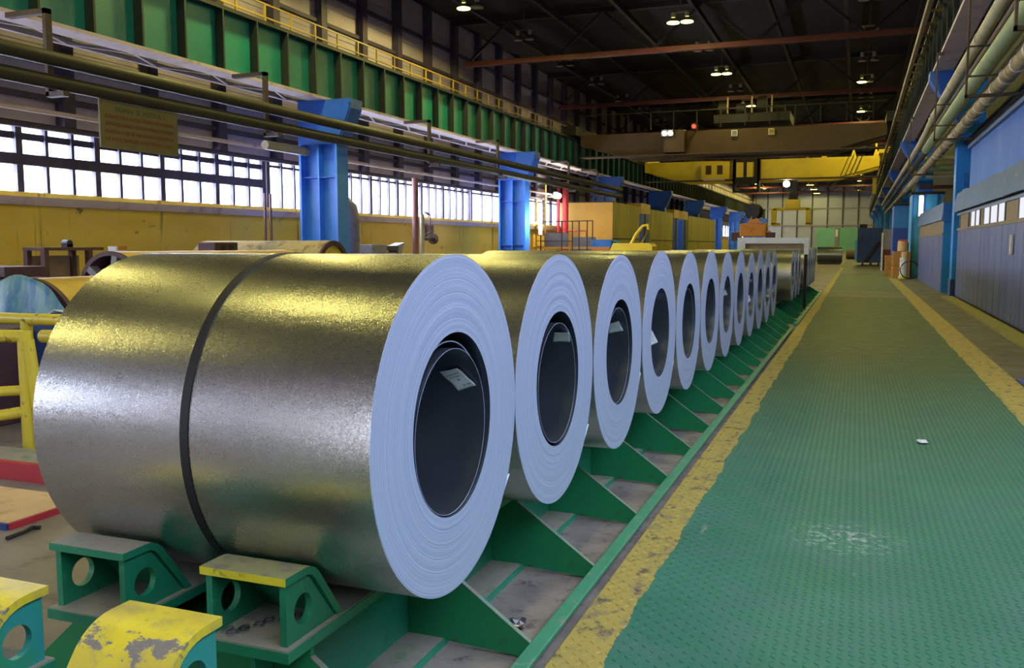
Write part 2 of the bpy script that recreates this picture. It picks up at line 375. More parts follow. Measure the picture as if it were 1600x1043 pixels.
# raised lugs of the checker plate, nearest nine metres
lug = MB(); p = .042
ny = int((17 - 1.9) / p); nx = int(2.62 / p)
for j in range(ny):
    for i in range(nx):
        x = -1.06 + i * p; y = 1.9 + j * p
        a = R(45) if (i + j) % 2 else R(-45)
        c, s_ = math.cos(a), math.sin(a); L, W = .0185, .0058; Hh = .0036 * min(1, max(.12, (16.5 - y) / 8))
        vs = [(x + c * L, y + s_ * L, .0), (x - s_ * W, y + c * W, .0), (x - c * L, y - s_ * L, .0), (x + s_ * W, y - c * W, .0),
              (x + c * L * .5, y + s_ * L * .5, Hh), (x - c * L * .5, y - s_ * L * .5, Hh)]
        b = len(lug.v); lug.v += vs
        lug.f += [(b, b + 1, b + 4), (b + 1, b + 5, b + 4), (b + 1, b + 2, b + 5), (b + 2, b + 3, b + 5), (b + 3, b + 4, b + 5), (b + 3, b, b + 4)]
lo = lug.build('plate_lugs', 'walk', walk); lo['kind'] = 'stuff'

# roof
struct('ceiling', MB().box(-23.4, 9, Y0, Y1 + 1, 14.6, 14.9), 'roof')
# side wall with the window strip
WX = -22.5
wl_ = struct('wall_left', MB().box(WX - .35, WX, Y0, Y1, -.06, 2.78), 'yellow_wall')
MB().box(WX - .4, WX + .22, Y0, Y1, 2.78, 3.02).build('sill', M['flange'], wl_)
MB().box(WX - .30, WX - .05, Y0, Y1, 3.02, 3.17).build('sill_course', 'yellow_wall', wl_)
MB().box(WX - .30, WX - .12, Y0, Y1, 5.12, 14.6).build('backing', 'siding', wl_)
post_y = [21 + 3.52 * k for k in range(-10, 30)]
pm = MB().box(WX - .02, WX + .32, -.22, .22, 5.05, 14.6).build('post', 'post', wl_); pm.location = (0, post_y[0], 0)
for y in post_y[1:]: dup(pm, wl_, (0, y, 0))
panel = MB().box(WX - .11, WX - .05, .02, 3.50, 0, 1.16).build('panel', 'siding', wl_); panel.location = (0, post_y[0], 5.12)
n = 0
for k, y in enumerate(post_y[:20]):
    for j in range(8):
        if k == 0 and j == 0: continue
        dup(panel, wl_, (random.uniform(-.012, .012), y, 5.12 + 1.18 * j)); n += 1
MB().box(WX - .1, WX - .05, post_y[20], Y1, 5.12, 14.5).build('panel', 'siding', wl_)
g = MB().box(WX - .03, WX + .15, post_y[0], Y1, 0, .16).build('girt', 'post', wl_); g.location.z = 5.85
for z in (6.9, 9.9, 11.3, 12.7): dup(g, wl_, (0, 0, z))
# windows: each bay is one window with its bars and panes
def window(n, ya, yb, step, bands):
    """bands: list of (z0, z1) glazed rows"""
    fr = tag(MB().box(WX - .26, WX - .10, ya, yb, bands[-1][1], bands[-1][1] + .12).build('window_%d' % n, 'mullion'), kind='structure')
    for (a0, a1), (b0, b1) in zip(bands[:-1], bands[1:]):
        MB().box(WX - .24, WX + .02 if b0 - a1 > .3 else WX - .1, ya, yb, a1, b0).build('girt', 'mullion', fr)
    cnt = max(1, round((yb - ya) / step)); st = (yb - ya) / cnt
    for i in range(cnt + 1):
        hw = .11 if i % 3 == 0 else .055
        MB().box(WX - .22, WX - .02, ya + i * st - hw, ya + i * st + hw, 3.17, bands[-1][1]).build('mullion', 'mullion', fr)
    for (z0, z1) in bands:
        pp = None
        for i in range(cnt):
            if pp is None: pp = MB().box(WX - .17, WX - .15, .04, st - .04, z0, z1).build('pane', 'glass', fr); pp.location = (0, ya + i * st, 0)
            else: dup(pp, fr, (0, ya + i * st, 0))
bands_a = [(3.17, 3.93), (4.25, 4.66), (4.86, 5.02)]
window(1, 16.6, 30.9, .93, bands_a)
window(7, -13.5, 16.2, 2.1, bands_a)
bands_b = [(3.17, 4.80), (4.90, 5.04)]
window(2, 31.2, 51.6, .93, bands_b)
window(3, 52.0, 73.0, 1.75, bands_b)
window(4, 73.4, 94.0, 1.75, bands_b)
window(5, 94.4, 136.0, 3.5, bands_b)
window(6, 136.4, 200.0, 3.5, bands_b)
# far end wall
ew = struct('wall_end', MB().box(-23.2, 9, Y1, Y1 + .4, -.06, 14.6), 'end_siding')
pn = MB().box(-.98 * 1.55, .98 * 1.55, Y1 - .12, Y1 - .02, 0, 2.9).build('panel', 'end_siding', ew); pn.location = (-20.6, 0, 5.9)
for i in range(8):
    for j in range(3):
        if i == 0 and j == 0: continue
        dup(pn, ew, (-20.6 + 3.15 * i, 0, 5.9 + 2.95 * j))
for i in range(9): MB().box(-22.3 + 3.15 * i, -22.05 + 3.15 * i, Y1 - .3, Y1 - .1, 0, 14.5).build('post', 'post', ew)
for z in (5.7, 9.4): MB().box(-22.4, 4, Y1 - .35, Y1 - .2, z, z + .25).build('girt', 'grey_box', ew)
dgate = struct('door_1', MB().box(-8.6, -.1, Y1 - .5, Y1 - .3, -.06, 5.3), paint('gate_green', '#6aa88c', .6, dirt='#5a9a7c', dscale=.4))
MB().box(-4.75, -3.95, Y1 - .7, Y1 - .5, -.06, 5.3).build('gate_post', 'grey_box', dgate)
MB().box(-4.6, -4.1, Y1 - .75, Y1 - .7, 3.4, 4.9).build('notice', 'white', dgate)
# near side wall behind the sheds, wall behind the camera
struct('wall_right', MB().box(6.0, 6.3, Y0, Y1, -.06, 14.6), paint('dark_navy_wall', '#20263a', .8, dirt='#151a2a', dscale=.6))
struct('wall_back', MB().box(-23.2, -12.2, Y0 - .3, Y0, -.06, 14.6).box(-1.0, 6.2, Y0 - .3, Y0, -.06, 14.6).box(-12.2, -8.7, Y0 - .3, Y0, -.06, 14.6).box(-4.3, -1.0, Y0 - .3, Y0, -.06, 14.6).box(-8.7, -4.3, Y0 - .3, Y0, 5.2, 14.6), 'siding')  # unseen wall with an invented opening that lets sky light in
struct('trim_kerb', MB().box(2.52, 2.84, 10, 31.3, 0, .05), paint('kerb_yellow', '#8a8442', .7, dirt='#6a644a', dscale=3))

# ================================================================== ROOF STEEL AND LAMPS
def truss(i, y):
    t = thing('roof_truss', (0, y, 11.8), '%s dark roof truss along the hall, spanning it crosswise' % ORD[i], 'truss')
    MB().box(-21.6, 5.8, y - .14, y + .14, 11.85, 12.12).build('bottom_chord', 'red_steel', t)
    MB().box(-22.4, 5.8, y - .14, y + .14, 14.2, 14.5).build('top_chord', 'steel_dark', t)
    x = -21.5; up = True
    while x < 5:
        a = (x, y, 12.0 if up else 14.3); b = (x + 2.7, y, 14.3 if up else 12.0)
        MB().bar(a, b, .14).build('diagonal', 'steel_dark', t); x += 2.7; up = not up
for i, y in enumerate([14, 31.5, 49, 66.5, 84, 101.5, 119, 136.5, 154, 171.5, 189]): truss(i, y)
for i, x in enumerate([-19.5, -15.8, -12.1, -8.4, -4.7, -1.0, 2.7]):
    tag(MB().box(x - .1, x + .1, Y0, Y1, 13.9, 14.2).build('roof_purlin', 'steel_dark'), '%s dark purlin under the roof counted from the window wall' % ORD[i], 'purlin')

def lamp_proto(lit):
    t = thing('roof_lamp', (0, 0, 0), 'x', 'lamp', 'high-bay lamps under the roof')
    MB().box(-.03, .03, -.03, .03, .55, 1.6).build('stem', 'hanger', t)
    MB().box(-.42, .42, -.05, .05, .50, .58).build('cross_arm', 'hanger', t)
    for sx in (-.34, .34):
        MB().cyl((sx, 0, .30), (sx, 0, .52), .11, 10).build('ballast', 'reflector', t, smooth=True)
        sh = MB().cyl((sx, 0, 0), (sx, 0, .24), .33 if lit else .26, 16, r1=.12, cap=False).build('shade', 'lamp_shade', t, smooth=True)
        on = lit == 2 or (lit == 1 and sx < 0)
        MB().cyl((sx, 0, .02), (sx, 0, .06), .31 if lit else .24, 16).build('glass', 'glow' if on else 'reflector', t)
    return t
protos = {k: lamp_proto(k) for k in (0, 1, 2)}
used = set()
def put_lamp(x, y, z, lit, label):
    if lit not in used: used.add(lit); t = protos[lit]
    else: t = copy_tree(protos[lit])
    t.location = (x, y, z); t['label'] = label
    if lit:
        d = bpy.data.lights.new('lamp_light', 'SPOT')
        d.spot_size = R(178); d.spot_blend = .06
        d.energy = LAMP_W * {-17.2: 1.8, -8.6: .6, .2: .16}[x] * (.5 if y < 20 else 1.0); d.color = LAMP_COL; d.shadow_soft_size = .35
        l = bpy.data.objects.new('lamp_light', d); COL.objects.link(l); l.parent = t; l.location = (0, 0, -.12)
ROWS = {-17.2: 'window-side row', -8.6: 'middle row', .2: 'walkway-side row'}
for x, rn in ROWS.items():
    i = 0; y0 = {-17.2: -4, -8.6: 2.2, .2: -6.0}[x]
    k = 0; y = y0
    see = {-17.2: 36.5, -8.6: 39.8, .2: 43.0}[x]; j = 0
    while y < 207:
        lit = 2 if x == -8.6 else (0 if x == -17.2 and 50 < y < 140 else 1)
        if y < see: lb = 'roof lamp of the %s hanging outside the picture, nearer the camera' % rn
        else: lb = '%s main roof lamp of the %s in view, starting at the camera end' % (ORD[k], rn); k += 1
        put_lamp(x, y, 12.55, lit, lb); y += 14.55
    y = y0 + 7.2; k = 0
    while y < 100:
        if y > see - 3: put_lamp(x, y, 12.6, 0, '%s spare unlit roof lamp of the %s in view, starting at the camera end' % (ORD[k], rn)); k += 1
        y += 14.55

# ================================================================== CRANE RUNWAY, WINDOW SIDE
def runway(name, xw, xa, xb, label, side):
    t = thing(name, (xw, 16, 7.1), label, 'girder')
    MB().box(xw - .03, xw + .03, 8, 205, 7.2, 9.05).build('web', 'girder' if side < 0 else 'girder_dark', t)  # walkway-side web in the darker paint: its unlit face put into the colour
    MB().box(xa, xb, 8, 205, 7.10, 7.20).build('bottom_flange', 'flange', t)
    MB().box(xa, xb, 8, 205, 9.05, 9.13).build('top_flange', 'girder_dark', t)
    st = MB().box(min(xw, xb if side < 0 else xa), max(xw, xb if side < 0 else xa), -.035, .035, 7.2, 9.05).build('stiffener', 'girder_dark', t)
    y = 18.92 - 1.745 * 5; first = True
    while y < 204:
        if first: st.location = Vector((0, y, 0)); base = Vector((0, 0, 0)); st.data.transform(Matrix.Translation((0, 16, 0))); st.location = (0, y - 16, 0); first = False
        else: dup(st, t, (0, y - 16, 0))
        y += 1.745
    MB().box(xw - .07, xw + .07, 8, 205, 9.13, 9.28).build('crane_rail', 'steel_dark', t)
    return t
rl = runway('crane_girder', -19.32, -19.68, -18.98, 'green plate girder with ribs and a pale lower flange, on the window-side columns', -1)
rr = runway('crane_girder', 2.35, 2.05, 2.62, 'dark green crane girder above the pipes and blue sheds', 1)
# long lattice bracing beside the lower flange
t = thing('bracing_truss', (-20.1, 16, 7.05), 'flat lattice bracing lying behind the pale flange of the ribbed green girder', 'bracing')
MB().box(-20.62, -20.46, 8, 140, 7.11, 7.25).build('chord', 'flange', t)
y = 16.0; k = 0
while y < 70:
    a, b = (-19.75, -20.5) if k % 2 else (-20.5, -19.75)
    MB().bar((a, y, 7.16), (b, y + 1.7, 7.16), .08).build('brace', 'flange', t); y += 1.7; k += 1
# walkway railing on the girder
t = thing('catwalk_railing', (-19.9, 16, 9.15), 'yellow handrail with posts along the top of the ribbed green girder', 'railing')
MB().box(-20.55, -19.7, 10, 68, 9.13, 9.17).build('deck', 'girder_dark', t)
for z in (9.66, 10.12): MB().box(-19.93, -19.88, 10, 67, z - .025, z + .025).build('rail', 'catwalk', t)
MB().box(-19.92, -19.89, 10, 67, 9.17, 9.32).build('toe_board', 'catwalk', t)
po = MB().box(-19.935, -19.875, 15.97, 16.03, 9.15, 10.12).build('post', 'catwalk', t); po.location = (0, -6, 0)
y = 11.6
while y < 67:
    dup(po, t, (0, y - 16, 0)); y += 1.6
t = thing('catwalk_railing', (-19.9, 92, 9.15), 'yellow handrail on the green girder beyond the cranes', 'railing')
for z in (9.66, 10.12): MB().box(-19.93, -19.88, 88, 200, z - .03, z + .03).build('rail', 'catwalk', t)
MB().box(-20.55, -19.7, 88, 200, 9.13, 9.17).build('deck', 'girder_dark', t)
for k in range(40): MB().box(-19.94, -19.87, 88 + 2.8 * k, 88.08 + 2.8 * k, 9.15, 10.12).build('post', 'catwalk', t)

# columns, window side
def column_proto(label):
    t = thing('steel_column', (-19.4, 30.4, -.06), label, 'column', 'blue columns under the ribbed girder')
    MB().box(-20.2, -18.6, 30.36, 30.44, -.06, 6.95).build('web', 'column', t)
    for x in (-20.2, -18.6): MB().box(x - .05, x + .05, 30.0, 30.8, -.06, 6.95).build('flange', 'column', t)
    MB().box(-19.44, -19.36, 30.02, 30.36, -.06, 6.9).build('rib', 'column', t)
    for z in (1.6, 4.2): MB().box(-20.15, -18.65, 30.06, 30.36, z, z + .04).build('stiffener', 'bracket', t)
    MB().prism([(-20.2, 5.45), (-18.5, 5.45), (-17.95, 6.75), (-17.95, 6.95), (-20.2, 6.95)], 'y', 29.94, 29.99).build('bracket', 'bracket', t)
    MB().prism([(-18.6, 5.45), (-18.45, 5.45), (-17.9, 6.75), (-17.9, 6.95), (-18.6, 6.95)], 'y', 29.99, 30.8).build('bracket', 'bracket', t)
    MB().box(-20.2, -17.9, 29.94, 30.85, 6.95, 7.1).build('cap_plate', 'bracket', t)
    MB().box(-20.4, -18.4, 29.85, 30.95, -.06, .1).build('base_plate', 'bracket', t)
    return t
c0 = column_proto('broad blue steel column rising behind the strapped coil, first of its line')
for k in range(1, 9):
    c = copy_tree(c0); c.location.y += 20.8 * k; c['label'] = '%s blue steel column of the window-side line, counted from the strapped coil' % ORD[k]

# pipes under the girder, with their hangers
def pipe_run(name, pts, r, mat, label, n=14):
    return tag(MB().tube(pts, r, n).build(name, mat, smooth=True), label, 'pipe')
pipe_run('service_pipe', [(-17.55, 12, 5.93), (-17.55, 70, 5.93)], .17, 'pipe_green', 'upper olive pipe running under the ribbed green girder')
pipe_run('service_pipe', [(-17.55, 12, 5.40), (-17.55, 70, 5.40)], .17, 'pipe_green', 'lower olive pipe from which the painted signboard hangs')
pipe_run('service_pipe', [(-19.9, 27.4, 5.2), (-19.9, 30.0, 5.2)], .16, 'pipe_cream', 'short pale pipe ending at the first blue column')
pipe_run('service_pipe', [(-21.4, 12, 5.35), (-21.4, 66, 5.35)], .07, 'flange', 'thin pale pipe along the siding just above the window strip')
pipe_run('service_pipe', [(-21.9, 12, 5.0), (-21.9, 66, 5.0)], .09, 'post', 'dark pipe running past the top edge of the window strip')
for i, y in enumerate([16.3, 24.6, 36.4, 44.5, 57.0, 64.0]):
    h = thing('pipe_hanger', (-17.55, y, 5.2), '%s dark hanger holding both olive pipes under the girder' % ORD[i], 'hanger')
    MB().box(-17.84, -17.74, y - .09, y + .09, 5.1, 7.1).build('strip', 'hanger', h)
    MB().box(-17.84, -17.3, y - .09, y + .09, 5.08, 5.2).build('shoe', 'hanger', h)
    MB().box(-19.0, -17.74, y - .09, y + .09, 6.98, 7.1).build('arm', 'hanger', h)
# painted board
sg = thing('painted_sign', (-17.6, 18.9, 4.1), 'yellowed signboard with five lines of red and green lettering under the olive pipes', 'sign')
k_ = 17.6 / 18.4
sy0, sy1, sz0, sz1 = 18.37 * k_ - .03, 21.2 * k_, 1.65 + 2.56 * k_, 1.65 + 3.60 * k_
sz0 = 4.06; sz1 = 5.225
MB().box(-17.62, -17.57, sy0, sy1, sz0, sz1).build('board', 'sign', sg)
lines = [('NUMAI  SI  POSTUL !', 'letter_green', .17), ('INAINTE DE A LUCRA VERIFICATI MASINILE', 'letter_red', .135), ('SUPRAVEGHEREA SI INTRETINEREA MASINII', 'letter_red', .135),
         ('SI INSTALATIILOR ASIGURAREA UNEI BUNE', 'letter_red', .135), ('DE FUNCTIONARE SI NU RISCATI VIATA', 'letter_red', .135)]
for i, (tx, mt, h) in enumerate(lines):
    cu = bpy.data.curves.new('lettering', 'FONT'); cu.body = tx; cu.size = h; cu.align_x = 'CENTER'; cu.extrude = .002
    cu.materials.append(M[mt]); o = bpy.data.objects.new('lettering', cu); COL.objects.link(o)
    o.rotation_euler = (R(90), 0, R(90)); o.parent = sg
    o.location = Vector((-17.565, (sy0 + sy1) / 2, sz1 - .24 - i * .185)) - OFF[sg.name]
    bpy.context.view_layer.update()
    if o.dimensions.x > 0:
        f = (sy1 - sy0) * (.62 if i == 0 else .88) / max(o.dimensions.x, .1)
        me = bpy.data.meshes.new_from_object(o.evaluated_get(bpy.context.evaluated_depsgraph_get())); me.transform(Matrix.Diagonal((f, 1, 1, 1)))
        mo = bpy.data.objects.new('lettering', me); COL.objects.link(mo); mo.rotation_euler = o.rotation_euler; mo.location = o.location; mo.parent = sg
        bpy.data.objects.remove(o); mo.name = 'lettering'; mo['kind'] = 'stuff'

# things along the yellow wall
t = thing('riser_pipe', (-21, 41.3, -.06), 'brown standing pipe with a handwheel valve against the yellow wall', 'pipe')
MB().cyl((-21, 41.3, -.06), (-21, 41.3, 5.0), .16, 12).build('pipe', 'pink_pipe', t, smooth=True)
MB().cyl((-20.95, 41.95, -.06), (-20.95, 41.95, 3.2), .12, 12).build('lagged_pipe', 'pipe_cream', t, smooth=True)
MB().tube([(-20.9, 42.2, 3.3), (-20.9, 42.75, 3.2), (-20.9, 42.75, 2.3), (-20.9, 42.3, 2.2)], .06, 8).build('loop', 'pink_pipe', t, smooth=True)
MB().cyl((-20.9, 42.0, 1.95), (-20.9, 43.1, 1.95), .09, 10).build('valve', 'hanger', t)
MB().cyl((-20.9, 43.1, 1.95), (-20.9, 43.2, 1.95), .28, 14).build('handwheel', 'hanger', t)
t = thing('elbow_duct', (-19.2, 32.4, -.06), 'grey sheet duct with a bent top beside the first blue column', 'duct')
MB().tube([(-20.2, 32.2, 3.4), (-19.7, 32.2, 3.38), (-19.35, 32.2, 3.1), (-19.25, 32.2, 2.6), (-19.25, 32.2, -.06)], .33, 14).build('duct', 'grey_box', t, smooth=True)
MB().cyl((-19.25, 32.2, 2.55), (-19.25, 32.2, 2.66), .36, 14).build('collar', 'grey_box', t)
t = thing('conduit_pair', (-21.2, 29.2, -.06), 'pair of thin brown standing pipes just in front of the first blue column', 'pipe')
for dy in (0, .35): MB().cyl((-21.2, 29.1 + dy, -.06), (-21.2, 29.1 + dy, 3.6), .05, 8).build('conduit', 'pink_pipe', t, smooth=True)
t = thing('winch_box', (-20, 36, -.06), 'grey steel box with an open hopper beside it, by the yellow wall', 'machine')
MB().box(-20.6, -19.7, 34.6, 35.9, -.06, 1.66).build('housing', 'grey_box', t, bevel=.02)
MB().box(-20.5, -19.9, 35.9, 37.2, .9, 1.3).build('tray', 'tan_board', t)
MB().box(-20.55, -19.85, 35.9, 37.3, 1.38, 1.60).build('top_bar', 'post', t)
MB().prism([(37.2, 1.6), (38.0, 1.75), (37.5, .9)], 'x', -20.4, -19.9).build('hopper', 'grey_box', t)
for y in (36.1, 37.1): MB().box(-20.3, -20.1, y - .05, y + .05, -.06, .9).build('leg', 'post', t)
t = thing('wall_bracket_box', (-22.2, 44.6, 2.0), 'small brown box hanging under the sill on the yellow wall', 'box')
MB().box(-22.5, -22.1, 44.9, 45.7, 2.1, 2.75).build('casing', 'grey_box', t, bevel=.02); MB().box(-22.1, -22.08, 45.0, 45.6, 2.2, 2.7).build('door', 'hanger', t)
t = thing('steel_table', (-20, 18.6, -.06), 'brown steel bench frame with a tan back panel by the yellow wall', 'bench')
MB().box(-20.05, -19.3, 17.25, 19.2, 1.50, 1.58).build('top', 'rust_brown', t)
for x in (-19.97, -19.38):
    for y in (17.33, 18.75): MB().box(x - .07, x + .07, y - .07, y + .07, -.06, 1.50).build('leg', 'rust_brown', t)
MB().box(-20.05, -20.0, 17.42, 19.0, .55, 1.36).build('back_panel', 'tan_board', t)
t = thing('bench_vice', (-19.7, 18.3, 1.58), 'small dark rounded vice standing on the brown bench', 'vice')
MB().cyl((-19.75, 18.3, 1.68), (-19.55, 18.3, 1.68), .10, 12).build('body', 'black', t, smooth=True); MB().box(-19.75, -19.55, 18.2, 18.4, 1.58, 1.66).build('base', 'black', t)
t = thing('carton', (-19.75, 20.2, -.06), 'white printed carton with an orange top on a stand by the spoked drum', 'box')
MB().box(-19.9, -19.6, 19.95, 20.35, 1.36, 1.6).build('carton', 'white', t); MB().box(-19.905, -19.595, 20.02, 20.355, 1.5, 1.61).build('lid', 'orange', t)
MB().box(-19.95, -19.5, 19.85, 20.45, -.06, 1.36).build('stand', 'rust_brown', t)
for i, (z, yy, w_) in enumerate([(.62, 12.0, .0), (.84, 12.05, .1), (1.06, 11.95, .0)]):
    s0 = MB().box(-18.0, -14.35 - w_ - (.22 if i == 0 else 0), yy, yy + .9, z, z + .19)
    tag(s0.build('steel_slab', 'rust_brown', bevel=.015), ['lowest', 'middle', 'topmost'][i] + ' brown steel slab of the stack behind the tarp-covered drum', 'slab', 'brown slabs stacked behind the tarp')
tag(MB().box(-17.6, -17.2, 11.95, 12.9, -.06, .62).box(-15.3, -14.9, 11.95, 12.9, -.06, .62).build('bearer_block', 'rust_brown'), 'pair of brown bearer blocks under the stacked slabs', 'block')

# drums beside the coil row, axis along the hall
def drum(y0, y1, x, r, label, spoked, mat='yellow_drum'):
    zc = r - .06; t = thing('wrapped_drum', (x, y0, -.06), label, 'drum')
    n = 48
    def ring(rr, y): return [(x + rr * math.cos(2 * math.pi * i / n), y, zc + rr * math.sin(2 * math.pi * i / n)) for i in range(n)]
    m = MB(); m.add(ring(r, y0) + ring(r, y1), [(i, (i + 1) % n, n + (i + 1) % n, n + i) for i in range(n)] + [tuple(range(n, 2 * n))]); m.build('shell', mat, t, smooth=True)
    ri = r * .9
    m = MB(); m.add(ring(r * 1.01, y0) + ring(ri, y0) + ring(ri, y0 + .5) + ring(r * 1.01, y0 + .06), [(i, (i + 1) % n, n + (i + 1) % n, n + i) for i in range(n)] + [(n + i, n + (i + 1) % n, 2 * n + (i + 1) % n, 2 * n + i) for i in range(n)] + [(i, (i + 1) % n, 3 * n + (i + 1) % n, 3 * n + i) for i in range(n)])
    m.build('rim', 'rust_brown', t, smooth=True)
    MB().add(ring(ri, y0 + .5), [tuple(range(n))]).build('end_plate', 'black', t)
    if spoked:
        for k in range(6):
            a = R(80 + 60 * k); MB().bar((x + .15 * r * math.cos(a), y0 + .1, zc + .15 * r * math.sin(a)), (x + ri * math.cos(a), y0 + .1, zc + ri * math.sin(a)), .2, .13).build('spoke', 'grey_box', t)
        MB().cyl((x, y0 + .05, zc), (x, y0 + .5, zc), .25 * r, 20).build('hub', 'rust_brown', t, smooth=True)
    return t
d2 = drum(13.5, 19.2, -13.45, .79, 'yellow drum with a dark spoked end, behind the strapped coil', True)
d1 = drum(7.0, 11.5, -8.1, .68, 'long yellow drum whose near end is hidden under a teal tarp', False)
# tarp draped over the end
m = MB(); n = 44; zc = .62; rows = 12
for j in range(rows):
    for i in range(n + 1):
        a = R(-25 + 230 * i / n); f = j / (rows - 1)
        rr = .70 * (1 - f) + .01 + (.012 * math.sin(i * .9) if j == 0 else 0)
        x_ = -8.1 + rr * math.cos(a); z_ = zc + rr * math.sin(a)
        y = 6.94 - .055 * (1 + math.sin(x_ * 10 + z_ * 2.5)) * (.25 + .75 * f) - .02 * math.sin(x_ * 23 + 1) * f - .10 * f
        m.v.append((x_, y, z_))
for j in range(rows - 1):
    for i in range(n):
        b = j * (n + 1) + i; m.f.append((b, b + 1, b + n + 2, b + n + 1))
o = m.build('tarp_cover', 'tarp', smooth=True); so = o.modifiers.new('thickness', 'SOLIDIFY'); so.thickness = .012
tag(o, 'teal tarp hanging over the end of the long yellow drum', 'tarp')
m = MB()
for j in range(6):
    for i in range(9): m.v.append((-7.3 + .11 * i, 6.5 + .12 * j, 0.965 + .012 * i + .06 * math.sin(i * .55) * (1 - j / 9) + .03 * math.sin(i * 2.2 + j)))
for j in range(5):
    for i in range(8): b = j * 9 + i; m.f.append((b, b + 1, b + 10, b + 9))
o = m.build('plastic_sheet', 'white', smooth=True); so = o.modifiers.new('thickness', 'SOLIDIFY'); so.thickness = .01
tag(o, 'white plastic sheet lying on the blue cabinet below the tarp', 'sheet')
# drum with closed yellow end, axis crosswise
t = thing('wrapped_drum', (-15.5, 24, -.06), 'brown dusty drum with a bright yellow end, in front of the first blue column', 'drum')
MB().lathe_x([(-20.6, 0), (-20.6, .92), (-15.7, .92)], 25.0, .86, 40).build('shell', 'drum_top', t, smooth=True)
MB().lathe_x([(-15.7, .92), (-15.62, .92), (-15.62, .76), (-15.7, .76)], 25.0, .86, 40, True).build('rim', 'rust_brown', t, smooth=True)
MB().lathe_x([(-15.69, .76), (-15.69, 0.001)], 25.0, .86, 40).build('end_plate', 'yellow_worn', t)
t = thing('steel_block', (-15, 20.5, -.06), 'brown steel block with two holes on a stand, between the drums', 'block')
MB().box(-17.3, -16.7, 20.6, 21.6, 1.40, 1.72).build('body', 'rust_brown', t, bevel=.03)
for y in (20.95, 21.3): MB().cyl((-16.71, y, 1.57), (-16.68, y, 1.57), .09, 12).build('hole', 'black', t)
MB().box(-17.6, -16.6, 20.4, 23.0, -.06, 1.40).build('stand', 'rust_brown', t)

# pipe railing, cabinet and floor pieces beside the strapped coil
t = thing('pipe_railing', (-6.13, 5.26, -.06), 'chipped yellow pipe railing with a splayed post beside the strapped coil', 'railing')
MB().tube([(-7.6, 4.55, .97), (-6.6, 5.03, .94), (-6.14, 5.26, .93)], .05, 12).build('top_rail', 'yellow_rail', t, smooth=True)
MB().cyl((-6.14, 5.26, -.06), (-6.14, 5.26, .97), .055, 12).build('post', 'yellow_rail', t, smooth=True)
MB().cyl((-6.02, 5.30, -.06), (-6.11, 5.26, .90), .05, 12).build('post', 'yellow_rail', t, smooth=True)
MB().tube([(-7.6, 4.6, .42), (-6.14, 5.26, .50)], .04, 12).build('mid_rail', 'yellow_rail', t, smooth=True)
MB().tube([(-7.6, 4.6, .12), (-6.9, 4.9, .2), (-6.14, 5.26, .33)], .045, 12).build('low_rail', 'yellow_rail', t, smooth=True)
MB().cyl((-6.16, 5.26, -.06), (-6.16, 5.26, -.04), .12, 14).build('foot', 'steel_dark', t)
t = thing('pipe_railing', (-6.5, 5.75, -.06), 'yellow rail with an open pipe end behind the splayed post', 'railing')
MB().tube([(-8.5, 5.75, 1.00), (-5.6, 5.75, 1.02)], .05, 12).build('top_rail', 'yellow_rail', t, smooth=True)
MB().cyl((-6.68, 5.75, -.06), (-6.68, 5.75, 1.0), .05, 12).build('post', 'yellow_rail', t, smooth=True)
MB().cyl((-6.42, 5.68, .88), (-5.5, 5.68, .90), .055, 16, cap=False).build('open_pipe', 'yellow_rail', t, smooth=True)
MB().cyl((-6.3, 5.68, .88), (-6.29, 5.68, .88), .05, 16).build('pipe_mouth', 'black', t)
MB().cyl((-5.7, 5.72, -.06), (-5.7, 5.72, 1.0), .05, 12).build('post', 'yellow_rail', t, smooth=True)
t = thing('blue_cabinet', (-6.8, 6.5, -.06), 'dark blue steel cabinet behind the yellow pipe railing', 'cabinet')
MB().box(-7.35, -6.2, 6.4, 7.2, -.06, .92).build('body', 'blue_navy', t, bevel=.01); MB().box(-7.3, -6.25, 6.385, 6.4, .0, .86).build('door', 'blue_navy', t)
MB().box(-6.36, -6.33, 6.36, 6.385, .4, .55).build('handle', 'black', t)
t = thing('brown_bin', (-8.4, 6.0, -.06), 'dark brown steel bin behind the yellow pipe railing', 'bin')
MB().box(-8.9, -7.5, 5.9, 6.65, -.06, .80).build('body', 'rust_brown', t, bevel=.015); MB().box(-8.95, -7.45, 5.85, 6.7, .80, .86).build('rim', 'rust_brown', t); MB().box(-7.75, -7.6, 5.88, 5.9, .3, .45).build('latch', 'yellow_edge', t)
t = thing('red_channel', (-5.7, 4.65, -.06), 'red painted steel channel lying on the floor beside the strapped coil', 'channel')
MB().box(-8.5, -4.95, 4.72, 4.78, -.06, .07).build('web', 'red_floor', t); MB().box(-8.5, -4.95, 4.78, 5.1, .03, .07).build('flange', 'dust_green', t)
t = thing('floor_board', (-5.2, 4.0, -.06), 'plywood board with a blue and red edge on the floor', 'board')
MB().box(-6.2, -4.72, 3.86, 4.45, -.06, -.015).build('panel', 'wood_light', t); MB().box(-6.2, -4.72, 3.845, 3.86, -.06, -.02).build('edge', 'blue_navy', t); MB().box(-4.72, -4.705, 3.86, 4.45, -.06, -.02).build('side_edge', 'red_floor', t)
t = thing('pry_bar', (-4.55, 3.8, -.06), 'short dark bent bar lying on the dusty floor', 'bar')
MB().tube([(-4.54, 3.70, -.04), (-4.55, 3.82, -.04), (-4.57, 3.90, -.04), (-4.53, 3.92, -.04)], .014, 8).build('bar', 'black', t, smooth=True)

